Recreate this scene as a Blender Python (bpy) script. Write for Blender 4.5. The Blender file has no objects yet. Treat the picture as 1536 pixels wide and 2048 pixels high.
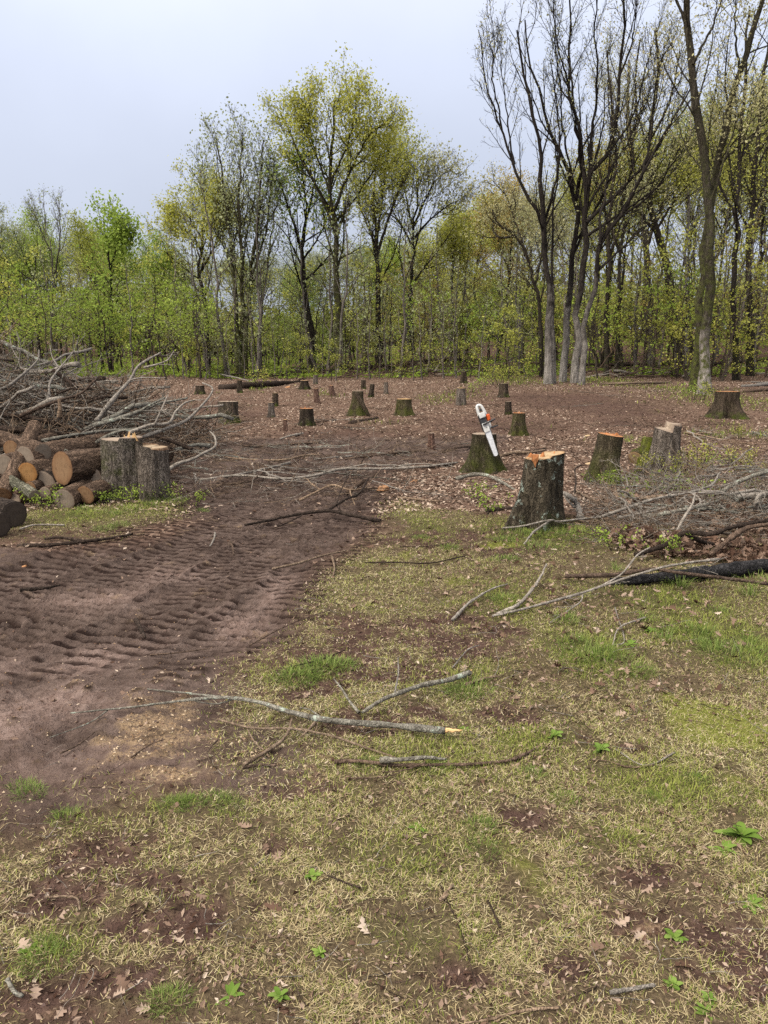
import bpy, bmesh, math, random
import numpy as np
from mathutils import Vector, Matrix

# ------------------------------------------------------------------ camera, sky, sun, exposure
sc = bpy.context.scene
col = sc.collection
F, CU, CV = 1538.0, 768.0, 1024.0            # focal length and centre in photo pixels (1536 x 2048)
PITCH = math.atan((1024.0 - 733.0) / F)
CAM = np.array([0.0, 0.0, 1.6])
cd = bpy.data.cameras.new("camera")
cd.sensor_fit = 'VERTICAL'; cd.sensor_height = 36.0; cd.sensor_width = 27.0
cd.lens = 36.0 * F / 2048.0
cd.clip_start = 0.05; cd.clip_end = 3000
cam = bpy.data.objects.new("camera", cd); col.objects.link(cam)
cam.location = CAM; cam.rotation_euler = (math.pi / 2 - PITCH, 0, 0)
sc.camera = cam

SUN_EL, SUN_AZ = math.radians(44), math.radians(-128)   # azimuth clockwise from +Y
world = bpy.data.worlds.new("World"); sc.world = world
world.use_nodes = True
nt = world.node_tree; nt.nodes.clear()
def wn(t, **kw):
    n = nt.nodes.new(t)
    for k, v in kw.items(): setattr(n, k, v)
    return n
sky = wn('ShaderNodeTexSky', sky_type='NISHITA', sun_disc=False, sun_elevation=SUN_EL, sun_rotation=SUN_AZ,
         air_density=1.0, dust_density=4.0, ozone_density=1.5)
tc = wn('ShaderNodeTexCoord'); sep = wn('ShaderNodeSeparateXYZ')
nt.links.new(tc.outputs['Generated'], sep.inputs[0])
cl = wn('ShaderNodeMath', operation='MAXIMUM'); nt.links.new(sep.outputs[2], cl.inputs[0]); cl.inputs[1].default_value = 0.0
sq = wn('ShaderNodeMath', operation='POWER'); nt.links.new(cl.outputs[0], sq.inputs[0]); sq.inputs[1].default_value = 2.0
ma = wn('ShaderNodeMath', operation='MULTIPLY_ADD')      # overcast sky: brightest overhead
nt.links.new(sq.outputs[0], ma.inputs[0]); ma.inputs[1].default_value = 1.75; ma.inputs[2].default_value = 0.50
nz = wn('ShaderNodeTexNoise'); nz.inputs['Scale'].default_value = 2.2; nz.inputs['Detail'].default_value = 5
nt.links.new(tc.outputs['Generated'], nz.inputs['Vector'])
nr = wn('ShaderNodeMapRange'); nt.links.new(nz.outputs[0], nr.inputs[0])
nr.inputs[1].default_value = 0.3; nr.inputs[2].default_value = 0.7; nr.inputs[3].default_value = 0.90; nr.inputs[4].default_value = 1.09
mm = wn('ShaderNodeMath', operation='MULTIPLY'); nt.links.new(ma.outputs[0], mm.inputs[0]); nt.links.new(nr.outputs[0], mm.inputs[1])
zc = wn('ShaderNodeMapRange'); nt.links.new(cl.outputs[0], zc.inputs[0]); zc.inputs[1].default_value = .35; zc.inputs[2].default_value = .75
hc = wn('ShaderNodeMix', data_type='RGBA'); nt.links.new(zc.outputs[0], hc.inputs[0]); hc.inputs[6].default_value = (3.85, 4.12, 4.9, 1); hc.inputs[7].default_value = (4.75, 4.45, 4.1, 1)
cc = wn('ShaderNodeVectorMath', operation='SCALE'); nt.links.new(hc.outputs[2], cc.inputs[0])
nt.links.new(mm.outputs[0], cc.inputs['Scale'])
mx = wn('ShaderNodeMix', data_type='RGBA'); mx.inputs[0].default_value = 0.9
nt.links.new(sky.outputs[0], mx.inputs[6]); nt.links.new(cc.outputs[0], mx.inputs[7])
bg = wn('ShaderNodeBackground'); bg.inputs[1].default_value = 0.1
nt.links.new(mx.outputs[2], bg.inputs[0])
wo = wn('ShaderNodeOutputWorld'); nt.links.new(bg.outputs[0], wo.inputs[0])

sd = bpy.data.lights.new("sun", 'SUN'); sd.energy = 1.5; sd.angle = math.radians(22); sd.color = (1.0, 0.93, 0.82)
sun = bpy.data.objects.new("sun", sd); col.objects.link(sun)
sv = Vector((math.sin(SUN_AZ) * math.cos(SUN_EL), math.cos(SUN_AZ) * math.cos(SUN_EL), math.sin(SUN_EL)))
sun.rotation_euler = sv.to_track_quat('Z', 'Y').to_euler()
sun.location = (0, 0, 60)
sc.view_settings.view_transform = 'Standard'; sc.view_settings.look = 'None'
sc.view_settings.exposure = 1.58; sc.view_settings.gamma = 1.0
sc.render.engine = 'CYCLES'
sc.cycles.max_bounces = 4; sc.cycles.diffuse_bounces = 3; sc.cycles.glossy_bounces = 2
sc.cycles.transmission_bounces = 3; sc.cycles.use_adaptive_sampling = True; sc.cycles.adaptive_threshold = 0.012
sc.cycles.use_denoising = False; sc.cycles.caustics_reflective = False; sc.cycles.caustics_refractive = False

# ------------------------------------------------------------------ numeric helpers
def rs(seed): return np.random.RandomState(seed)
def _hash(xi, yi, s):
    h = (xi * 374761393 + yi * 668265263 + s * 1442695041) & 0xffffffff
    h = ((h ^ (h >> 13)) * 1274126177) & 0xffffffff
    h = h ^ (h >> 16)
    return h.astype(np.float64) / 4294967295.0
def vn(x, y, s=0):
    x = np.asarray(x, float); y = np.asarray(y, float)
    xf = np.floor(x); yf = np.floor(y)
    xi = xf.astype(np.int64); yi = yf.astype(np.int64)
    fx = x - xf; fy = y - yf
    fx = fx * fx * (3 - 2 * fx); fy = fy * fy * (3 - 2 * fy)
    a = _hash(xi, yi, s); b = _hash(xi + 1, yi, s); c = _hash(xi, yi + 1, s); d = _hash(xi + 1, yi + 1, s)
    return (a + (b - a) * fx) * (1 - fy) + (c + (d - c) * fx) * fy
def fbm(x, y, s=0, o=3):
    r = 0; a = 0.5; t = 0
    for i in range(o):
        r = r + a * vn(x * 2 ** i, y * 2 ** i, s + 17 * i); t += a; a *= 0.5
    return r / t
def sst(x, a, b):
    t = np.clip((x - a) / (b - a), 0, 1); return t * t * (3 - 2 * t)
def norm(v): return v / np.maximum(np.linalg.norm(v, axis=-1, keepdims=True), 1e-9)

_PY = np.array([-80, 8, 11, 14, 20, 28, 36, 46, 60, 100, 200, 900.])
_PZ = np.array([0, 0, .03, .10, .30, .60, .85, 1.10, 1.3, 3.0, 9.0, 12.0])
_yy = np.arange(-80, 901, .5); _zz = np.interp(_yy, _PY, _PZ)
_k = np.hanning(13); _k /= _k.sum(); _zs = np.convolve(np.pad(_zz, 6, mode='edge'), _k, 'valid')
def base_z(x, y):
    x = np.asarray(x, float); y = np.asarray(y, float)
    z = np.interp(y, _yy, _zs)
    z = z + sst(y, 40, 80) * sst(x, -14, 14) * 2.0
    z = z + (fbm(x * .35, y * .35, 3, 2) - .5) * .10 + (fbm(x * .12, y * .12, 4, 2) - .5) * .25 * sst(y, 12, 30)
    return z
_FW = np.array([0, math.cos(PITCH), -math.sin(PITCH)]); _UP = np.array([0, math.sin(PITCH), math.cos(PITCH)])
def ray(u, v): return _FW + np.array([1., 0, 0]) * ((u - CU) / F) + _UP * ((CV - v) / F)
def at(u, v, Y):
    d = ray(u, v); return CAM + d * (Y / d[1])
def P(u, v, h=0.0):
    """point of the ground (raised by h) seen at photo pixel u, v"""
    d = ray(u, v); t = 0.5
    def g(t):
        p = CAM + d * t; return p[2] - float(base_z(p[0], p[1])) - h
    lo = 0.3; st = 0.25
    while g(lo + st) > 0 and lo < 200: lo += st; st = 0.02 * lo + .15
    hi = lo + st
    for _ in range(30):
        m = .5 * (lo + hi)
        if g(m) > 0: lo = m
        else: hi = m
    return CAM + d * hi
def dep(p): return float(np.dot(np.asarray(p) - CAM, _FW))

# ------------------------------------------------------------------ object helpers
def mk(name, V, quads=None, tris=None, mats=(), parent=None, loc=None, smooth=True, attrs=None, midx=None, link=True):
    V = np.asarray(V, np.float32).reshape(-1, 3)
    if loc is not None: V = V - np.asarray(loc, np.float32)
    q = np.zeros((0, 4), np.int32) if quads is None else np.asarray(quads, np.int32).reshape(-1, 4)
    t = np.zeros((0, 3), np.int32) if tris is None else np.asarray(tris, np.int32).reshape(-1, 3)
    me = bpy.data.meshes.new(name)
    me.vertices.add(len(V)); me.vertices.foreach_set('co', V.ravel())
    me.loops.add(q.size + t.size); me.polygons.add(len(q) + len(t))
    me.loops.foreach_set('vertex_index', np.concatenate([q.ravel(), t.ravel()]))
    ls = np.concatenate([np.arange(len(q)) * 4, q.size + np.arange(len(t)) * 3]).astype(np.int32)
    me.polygons.foreach_set('loop_start', ls)
    if midx is not None: me.polygons.foreach_set('material_index', np.asarray(midx, np.int32))
    me.update(calc_edges=True)
    me.polygons.foreach_set('use_smooth', np.full(len(ls), smooth, bool))
    for k, a in (attrs or {}).items():
        a = np.asarray(a, np.float32)
        at_ = me.attributes.new(k, 'FLOAT_COLOR', 'POINT')
        if a.ndim == 1: a = np.stack([a, a, a, np.ones_like(a)], 1)
        elif a.shape[1] == 3: a = np.concatenate([a, np.ones((len(a), 1), np.float32)], 1)
        at_.data.foreach_set('color', a.ravel())
    for m in (mats if isinstance(mats, (list, tuple)) else [mats]): me.materials.append(m)
    o = bpy.data.objects.new(name, me)
    if link: col.objects.link(o)
    if parent is not None: o.parent = parent
    elif loc is not None: o.location = loc
    return o
def empty(name, loc, rz=0.0):
    o = bpy.data.objects.new(name, None); col.objects.link(o)
    o.location = loc; o.rotation_euler = (0, 0, rz); o.empty_display_size = .2
    return o
def tag(o, label=None, cat=None, group=None, kind=None):
    if label: o['label'] = label
    if cat: o['category'] = cat
    if group: o['group'] = group
    if kind: o['kind'] = kind
    return o
def dup(root, loc, rot=(0, 0, 0), scale=1.0, label=None, group=None, name=None):
    r = root.copy(); col.objects.link(r); r.location = loc; r.rotation_euler = rot
    r.scale = (scale,) * 3 if np.isscalar(scale) else scale
    if label: r['label'] = label
    if group: r['group'] = group
    for ch in list(root.children):
        c = ch.copy(); col.objects.link(c); c.parent = r
    return r
class Bag:
    """collects pieces of one mesh"""
    def __init__(s): s.V = []; s.Q = []; s.T = []; s.A = []; s.n = 0; s.mq = []; s.mt = []
    def add(s, V, Q=None, T=None, a=None, m=0):
        V = np.asarray(V, float).reshape(-1, 3)
        s.V.append(V)
        if Q is not None and len(Q): Q = np.asarray(Q).reshape(-1, 4); s.Q.append(Q + s.n); s.mq.append(np.full(len(Q), m))
        if T is not None and len(T): T = np.asarray(T).reshape(-1, 3); s.T.append(T + s.n); s.mt.append(np.full(len(T), m))
        if a is None: a = np.zeros(len(V))
        s.A.append(np.broadcast_to(np.asarray(a, float), (len(V),)) if np.ndim(a) < 2 else a)
        s.n += len(V)
    def build(s, name, mats, parent=None, loc=None, smooth=True, attr='tint'):
        V = np.concatenate(s.V); Q = np.concatenate(s.Q) if s.Q else None; T = np.concatenate(s.T) if s.T else None
        mi = np.concatenate((s.mq or [np.zeros(0)]) + (s.mt or [np.zeros(0)]))
        return mk(name, V, Q, T, mats, parent, loc, smooth, {attr: np.concatenate(s.A)}, mi)
def resample(pts, n):
    pts = np.asarray(pts, float)
    if len(pts) > 2:                                   # Catmull-Rom through the traced points
        p = np.vstack([2 * pts[0] - pts[1], pts, 2 * pts[-1] - pts[-2]]); out = []
        for i in range(1, len(p) - 2):
            t = np.linspace(0, 1, 8, endpoint=False)[:, None]
            a, b, c, d = p[i - 1], p[i], p[i + 1], p[i + 2]
            out.append(.5 * (2 * b + (c - a) * t + (2 * a - 5 * b + 4 * c - d) * t ** 2 + (3 * b - a - 3 * c + d) * t ** 3))
        pts = np.vstack(out + [pts[-1:]])
    s = np.concatenate([[0], np.cumsum(np.linalg.norm(np.diff(pts, axis=0), axis=1))])
    q = np.linspace(0, s[-1], n)
    return np.stack([np.interp(q, s, pts[:, k]) for k in range(3)], 1)
def tubes(Pt, R, S, cap0=False, cap1=False):
    """Pt (B,N,3), R (B,N) -> verts, quads, tris of B tubes"""
    Pt = np.asarray(Pt, float); R = np.asarray(R, float)
    B, N = R.shape
    T = norm(np.gradient(Pt, axis=1))
    mean = norm(T.mean(1)); ref = np.zeros((B, 3)); ref[np.arange(B), np.argmin(np.abs(mean), 1)] = 1
    U = norm(np.cross(T, ref[:, None, :])); W = np.cross(T, U)
    th = np.arange(S) * 2 * math.pi / S
    V = Pt[:, :, None, :] + R[:, :, None, None] * (np.cos(th)[None, None, :, None] * U[:, :, None, :] + np.sin(th)[None, None, :, None] * W[:, :, None, :])
    idx = np.arange(B * N * S).reshape(B, N, S); nx = np.roll(idx, -1, 2)
    Q = np.stack([idx[:, :-1], nx[:, :-1], nx[:, 1:], idx[:, 1:]], -1).reshape(-1, 4)
    V = V.reshape(-1, 3); Ts = []
    for flag, k in ((cap0, 0), (cap1, N - 1)):
        if flag:
            c = len(V) + np.arange(B); V = np.vstack([V, Pt[:, k]])
            a, b = idx[:, k], nx[:, k]
            tt = np.stack([np.broadcast_to(c[:, None], (B, S)), b if k == 0 else a, a if k == 0 else b], -1)
            Ts.append(tt.reshape(-1, 3))
    return V, Q, (np.concatenate(Ts) if Ts else None)
def sprout(Pp, Rp, n, t0, t1, ang, lf, N, up, wob, g, rf=.6, tip=.3, taper_len=.55, flat=0.0, lmin=0.0):
    """n child branches on each parent polyline"""
    B, M, _ = Pp.shape
    t = t0 + (t1 - t0) * ((np.arange(n)[None] + g.rand(B, n)) / n)
    k = np.minimum((t * (M - 1)).astype(int), M - 2); f = t * (M - 1) - k
    bi = np.arange(B)[:, None]
    a = Pp[bi, k]; b = Pp[bi, k + 1]
    pos = a + (b - a) * f[..., None]; tan = norm(b - a)
    ref = np.zeros_like(tan); ref[..., 0] = 1; ref = np.where(np.abs(tan[..., :1]) > .9, np.array([0, 1., 0]), ref)
    u = norm(np.cross(tan, ref)); v = np.cross(tan, u)
    az = g.rand(B, 1) * 6.28 + np.arange(n)[None] * 2.4 + g.randn(B, n) * .4
    an = np.radians(ang * (1 + .28 * g.randn(B, n)))
    d = np.cos(an)[..., None] * tan + np.sin(an)[..., None] * (np.cos(az)[..., None] * u + np.sin(az)[..., None] * v)
    Lp = np.linalg.norm(np.diff(Pp, axis=1), axis=2).sum(1); Lp = np.maximum(Lp, lmin * Lp.max())
    L = Lp[:, None] * lf * (1 - taper_len * (t - t0) / max(1e-6, 1 - t0)) * (.7 + .6 * g.rand(B, n))
    r0 = np.minimum((Rp[bi, k] * (1 - f) + Rp[bi, k + 1] * f) * rf * (.75 + .4 * g.rand(B, n)), L * .03 + .002)
    pos = pos.reshape(-1, 3); d = d.reshape(-1, 3); L = L.reshape(-1, 1); r0 = r0.reshape(-1)
    pts = [pos]; st = L / (N - 1)
    for j in range(N - 1):
        d = d + wob * g.randn(*d.shape)
        d[:, 2] = d[:, 2] * (1 - flat) + up
        d = norm(d); pts.append(pts[-1] + d * st)
    return np.stack(pts, 1), r0[:, None] * np.linspace(1, tip, N)[None]

# ------------------------------------------------------------------ materials
class Mat:
    def __init__(s, name, rough=.9, spec=.15):
        s.m = bpy.data.materials.new(name); s.m.use_nodes = True; s.t = s.m.node_tree
        s.b = s.t.nodes['Principled BSDF']; s.out = s.t.nodes['Material Output']
        s.b.inputs['Roughness'].default_value = rough; s.b.inputs['Specular IOR Level'].default_value = spec
    def put(s, sock, v):
        if isinstance(v, bpy.types.NodeSocket): s.t.links.new(v, sock)
        elif v is not None:
            try: sock.default_value = v
            except Exception: sock.default_value = tuple(v) + (1.0,)
    def n(s, typ, ins=None, **kw):
        nd = s.t.nodes.new('ShaderNode' + typ)
        for k, v in kw.items(): setattr(nd, k, v)
        for k, v in (ins or {}).items(): s.put(nd.inputs[k], v)
        return nd
    def coord(s, which='Object'): return s.n('TexCoord').outputs[which]
    def pos(s): return s.n('NewGeometry').outputs['Position']
    def noise(s, vec, scale, detail=3, rough=.55, stretch=None, out=0):
        if stretch: vec = s.n('Mapping', {'Vector': vec, 'Scale': stretch}).outputs[0]
        return s.n('TexNoise', {'Vector': vec, 'Scale': scale, 'Detail': detail, 'Roughness': rough}).outputs[out]
    def rng(s, v, a, b, c=0.0, d=1.0): return s.n('MapRange', {0: v, 1: a, 2: b, 3: c, 4: d}).outputs[0]
    def math(s, op, a, b=None): return s.n('Math', {0: a, 1: b} if b is not None else {0: a}, operation=op).outputs[0]
    def mix(s, f, a, b, blend='MIX'):
        nd = s.n('Mix', data_type='RGBA', blend_type=blend); s.put(nd.inputs[0], f); s.put(nd.inputs[6], a); s.put(nd.inputs[7], b); return nd.outputs[2]
    def attr(s, name, ch=None):
        nd = s.n('Attribute', attribute_name=name)
        if ch is None: return nd.outputs['Fac']
        return s.n('SeparateColor', {0: nd.outputs['Color']}).outputs[ch]
    def ramp(s, f, stops):
        nd = s.n('ValToRGB', {0: f}); e = nd.color_ramp.elements
        while len(e) < len(stops): e.new(.5)
        for x, (p, c) in zip(e, stops): x.position = p; x.color = tuple(c) + (1.0,)
        return nd.outputs[0]
    def bump(s, h, strength=.5, dist=.02):
        s.put(s.b.inputs['Normal'], s.n('Bump', {'Height': h, 'Strength': strength, 'Distance': dist}).outputs[0])
    def base(s, c): s.put(s.b.inputs['Base Color'], c); return s
def plain(name, c, rough=.5, spec=.3, metal=0.0, noise=.0, nscale=40):
    m = Mat(name, rough, spec); m.b.inputs['Metallic'].default_value = metal
    v = m.noise(m.coord(), nscale, 4)
    m.base(m.mix(m.rng(v, .3, .7), tuple(x * (1 - noise) for x in c), tuple(min(1, x * (1 + noise)) for x in c)))
    m.put(m.b.inputs['Roughness'], m.rng(v, .3, .7, rough * .85, min(1, rough * 1.15)))
    return m.m
def bark(name, c1, c2, fs=14., stretch=(1, 1, .22), moss=0.0, mossc=(.055, .075, .012), mh=.5, lichen=0.0, pale=None, ph=(2., 5.), bump=1.0):
    """furrowed bark; moss climbs to height mh, pale = colour of the lower trunk below heights ph"""
    m = Mat(name, .95, .08); co = m.coord()
    f = m.noise(co, fs, 5, .65, stretch); big = m.noise(co, fs * .22, 2)
    fi = m.noise(co, fs * 5, 3, .6)
    c = m.mix(m.rng(f, .36, .64), c1, c2)
    c = m.mix(m.rng(big, .35, .7, 0, .45), c, tuple(x * .6 for x in c2))
    wv = m.n('VectorMath', {0: co, 1: m.n('VectorMath', {0: m.noise(co, 9, 4, out=1), 'Scale': .22}, operation='SCALE').outputs[0]}, operation='ADD').outputs[0]
    mp = m.n('Mapping', {'Vector': wv, 'Scale': (stretch[0], stretch[1], max(stretch[2] * .7, .11))}).outputs[0]
    crk = m.rng(m.n('TexVoronoi', {'Vector': mp, 'Scale': fs * 1.7}, feature='DISTANCE_TO_EDGE').outputs['Distance'], .02, .16)
    c = m.mix(m.math('MULTIPLY', m.math('SUBTRACT', 1.0, crk), .55), c, tuple(x * .55 for x in c1))
    z = m.n('SeparateXYZ', {0: co}).outputs[2]
    if pale:
        pz = m.math('ADD', z, m.rng(big, .3, .7, -1.2, 1.2))
        c = m.mix(m.rng(pz, ph[0], ph[1], 1, 0), c, m.mix(m.rng(f, .36, .62), tuple(x * .38 for x in pale), pale))
    if lichen:
        li = m.noise(co, 9, 5, .7)
        c = m.mix(m.rng(li, .66 - lichen, .70 - lichen), c, m.mix(fi, (.22, .27, .22), (.42, .47, .40)))
    if moss:
        mn = m.noise(co, 5, 4, .65)
        k = m.math('MULTIPLY', m.rng(mn, .62 - .3 * moss, .74 - .2 * moss), m.rng(z, .15 * mh, mh, 1, .12 * moss))
        c = m.mix(k, c, m.mix(fi, tuple(x * .45 for x in mossc), tuple(x * 1.7 for x in mossc)))
    oi = m.n('ObjectInfo').outputs['Random']
    c = m.mix(1.0, c, m.mix(oi, (.78, .78, .8), (1.12, 1.08, 1.05)), 'MULTIPLY')
    m.base(c); m.bump(m.math('ADD', m.math('ADD', f, m.math('MULTIPLY', fi, .35)), m.math('MULTIPLY', crk, .4)), .95 * bump, .035)
    return m.m
def cutwood(name, c1, c2, dark=(.10, .05, .025), grey=0.0):
    m = Mat(name, .8, .15); co = m.coord()
    at_ = m.attr('tint')                                      # 0 at the pith, 1 at the bark
    w = m.noise(co, 6, 3)
    r = m.math('ADD', at_, m.math('MULTIPLY', w, .08))
    ring = m.math('SINE', m.math('MULTIPLY', r, 130.0))
    c = m.mix(m.rng(ring, -1, 1, 0, .45), c1, tuple(x * .62 for x in c1))
    c = m.mix(m.rng(r, .55, 1.02), c, c2)
    c = m.mix(m.rng(m.noise(co, 14, 4, .7), .52, .72, 0, .75), c, dark)
    c = m.mix(m.rng(r, .97, 1.03), c, dark)
    sl = m.noise(co, 60, 2, .5, (1, .04, 1))
    c = m.mix(m.rng(sl, .4, .7, 0, .35), c, tuple(x * 1.25 for x in c1))
    if grey: c = m.mix(grey, c, (.25, .22, .19))
    m.base(c); m.bump(sl, .4, .01)
    return m.m
def leafmat(name, stops, trans=.4, objvar=.25, dull=0.0):
    m = Mat(name, .8, .06)
    c = m.ramp(m.attr('tint'), stops)
    oi = m.n('ObjectInfo').outputs['Random']
    c = m.mix(1.0, c, m.mix(oi, (1 - objvar, 1 - objvar * .8, 1 - objvar), (1 + objvar, 1 + objvar * .7, 1 + objvar * .4)), 'MULTIPLY')
    m.base(c)
    if trans:
        tr = m.n('BsdfTranslucent', {'Color': c}).outputs[0]
        ms = m.n('MixShader', {0: trans, 1: m.b.outputs[0], 2: tr}).outputs[0]
        m.put(m.out.inputs[0], ms)
    return m.m
# ------------------------------------------------------------------ the ground: zones, relief, one sheet to the horizon
def W(u, v): return P(u, v)[:2]
def poly_sd(x, y, pts):
    """signed distance to a polygon, positive inside"""
    d = np.full(x.shape, 1e9); ins = np.zeros(x.shape, bool)
    for i in range(len(pts)):
        a = pts[i]; b = pts[(i + 1) % len(pts)]; e = b - a
        t = np.clip(((x - a[0]) * e[0] + (y - a[1]) * e[1]) / max(1e-9, e @ e), 0, 1)
        d = np.minimum(d, np.hypot(x - a[0] - t * e[0], y - a[1] - t * e[1]))
        c = ((a[1] > y) != (b[1] > y)) & (x < e[0] * (y - a[1]) / (e[1] if abs(e[1]) > 1e-9 else 1e-9) + a[0])
        ins ^= c
    return np.where(ins, d, -d)
def poly(px): return np.array([W(*p) for p in px])
MUD = poly([(-1600, 1085), (120, 1098), (300, 1080), (400, 1045), (350, 1005), (330, 930), (400, 886), (520, 876), (700, 872), (850, 878), (1000, 872),
            (990, 895), (930, 918), (800, 935), (755, 965), (738, 1010), (742, 1060), (660, 1112), (592, 1190), (565, 1270), (440, 1325),
            (440, 1400), (500, 1480), (495, 1575), (330, 1602), (100, 1585), (-1600, 1560)])
GRASS = poly([(-2500, 1600), (330, 1610), (500, 1585), (470, 1330), (570, 1285), (600, 1195), (665, 1118), (750, 1055), (800, 1005), (980, 1030), (1200, 1040),
              (1400, 1060), (3600, 1080), (5000, 2300), (-3500, 2300)])
GRASS2 = poly([(-200, 1090), (20, 1030), (110, 1005), (340, 985), (415, 1010), (350, 1045), (230, 1085)])
def blobs(lst):
    out = []
    for u, v, rx, ry, *k in lst:
        p = P(u, v); d = dep(p)
        out.append((p[0], p[1], rx * d / F, ry * d * d / (F * 1.6), k[0] if k else 1.0))
    return out
def bl(x, y, lst):
    r = np.zeros(np.shape(x))
    for cx, cy, rx, ry, k in lst: r = np.maximum(r, k * np.exp(-(((x - cx) / rx) ** 2 + ((y - cy) / ry) ** 2)))
    return r
B_DRY = blobs([(120, 1400, 130, 50), (20, 1450, 120, 50), (190, 1310, 80, 30), (370, 1560, 130, 30, .8), (545, 1175, 35, 50), (480, 1240, 70, 30), (200, 1190, 110, 22, .8),
               (340, 1140, 80, 20, .7), (0, 1330, 80, 40, .7), (250, 1500, 150, 40, .6), (80, 1540, 120, 40, .5), (500, 1300, 60, 20, .5)])
B_SAW = blobs([(330, 1450, 130, 60, .75), (270, 1495, 80, 30, .7), (390, 1415, 80, 28, .7), (360, 1540, 90, 24, .6), (300, 1440, 45, 22, .95)])
B_DIRT = blobs([(330, 1760, 120, 40, .7), (470, 1850, 90, 40, .7), (100, 1720, 130, 40, .6), (300, 1660, 120, 30, .5), (560, 1700, 70, 30, .6), (1380, 1980, 120, 50, .9), (40, 2010, 150, 60, .8), (150, 1800, 120, 50, .6), (925, 1290, 60, 45, 1.1), (870, 1415, 60, 25), (1065, 1640, 95, 35), (1470, 1900, 140, 130, 1.2), (1150, 1950, 120, 50, 1.1), (870, 1990, 90, 45), (320, 1860, 150, 60),
                (180, 1990, 200, 70), (60, 1800, 120, 60, .9), (1290, 1760, 110, 50, .8), (650, 1370, 70, 25), (600, 1560, 70, 30, .8), (640, 1270, 40, 40, .6), (760, 1440, 120, 30, .8),
                (200, 1700, 120, 50, .7), (1000, 1880, 70, 30, .7), (1250, 1480, 60, 25, .7), (1020, 1430, 90, 25, .9), (440, 1960, 90, 40, .8), (700, 1840, 60, 25, .6), (1190, 1850, 120, 60, .6)])
B_GREEN = blobs([(1100, 1070, 100, 28, 1.2), (1010, 1060, 60, 22), (1180, 1300, 100, 45), (1450, 1270, 120, 50), (850, 1060, 60, 25, .8), (940, 1340, 90, 30, .6), (360, 1607, 60, 16), (640, 1335, 90, 20),
                 (1330, 1560, 160, 60, .6), (1000, 1200, 80, 40, .7), (1330, 1200, 160, 30, .8), (470, 1620, 60, 22, .6), (900, 1500, 120, 40, .5), (1060, 1480, 90, 30, .6), (130, 1640, 90, 30, .6),
                 (330, 1010, 60, 14, 1.1), (170, 1030, 80, 14, .9), (840, 1700, 120, 60, .5), (1200, 1680, 120, 40, .5), (800, 1920, 160, 50, .5), (110, 1890, 70, 50, .6), (60, 1580, 80, 20, .6)])
B_MOSS = blobs([(1440, 1430, 130, 55), (1050, 1760, 110, 80, .7), (800, 1110, 60, 20, .6), (900, 1170, 70, 30, .6), (1010, 1085, 45, 8, 1.2), (930, 1700, 80, 40, .5), (1500, 1550, 80, 40, .7), (720, 1130, 60, 15, .5)])
B_RED = blobs([(1190, 808, 110, 20, 1.3), (1090, 800, 90, 16, 1.1), (1000, 852, 150, 14, .9), (700, 868, 200, 8, .8), (480, 835, 60, 14, .9), (420, 815, 40, 14, .9), (1240, 845, 80, 14, .8)])
B_FARG = blobs([(1440, 800, 120, 14, .7), (880, 800, 60, 8, .6), (1180, 760, 90, 8, .8), (1500, 870, 60, 12, .6), (640, 790, 40, 5, .5), (760, 845, 60, 4, .5), (1400, 870, 70, 9, .5), (1010, 758, 60, 9), (1380, 780, 70, 9, .8), (520, 776, 25, 4), (1480, 810, 70, 9, .6), (930, 790, 60, 8, .5), (1250, 770, 110, 9, .5), (460, 845, 22, 4), (1450, 850, 60, 6, .5)])
def track(px):
    w = np.array([[*W(*p), 0] for p in px]); return resample(w, 40)[:, :2]
TRK = [track([(-220, 1390), (0, 1335), (200, 1235), (380, 1135), (480, 1075), (560, 1022), (650, 962), (700, 930)]),
       track([(150, 1420), (330, 1295), (480, 1182), (590, 1092), (650, 1042), (715, 965), (740, 930)]),
       track([(-220, 1260), (0, 1212), (150, 1152), (330, 1092), (430, 1042), (520, 990), (600, 940)])]
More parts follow.
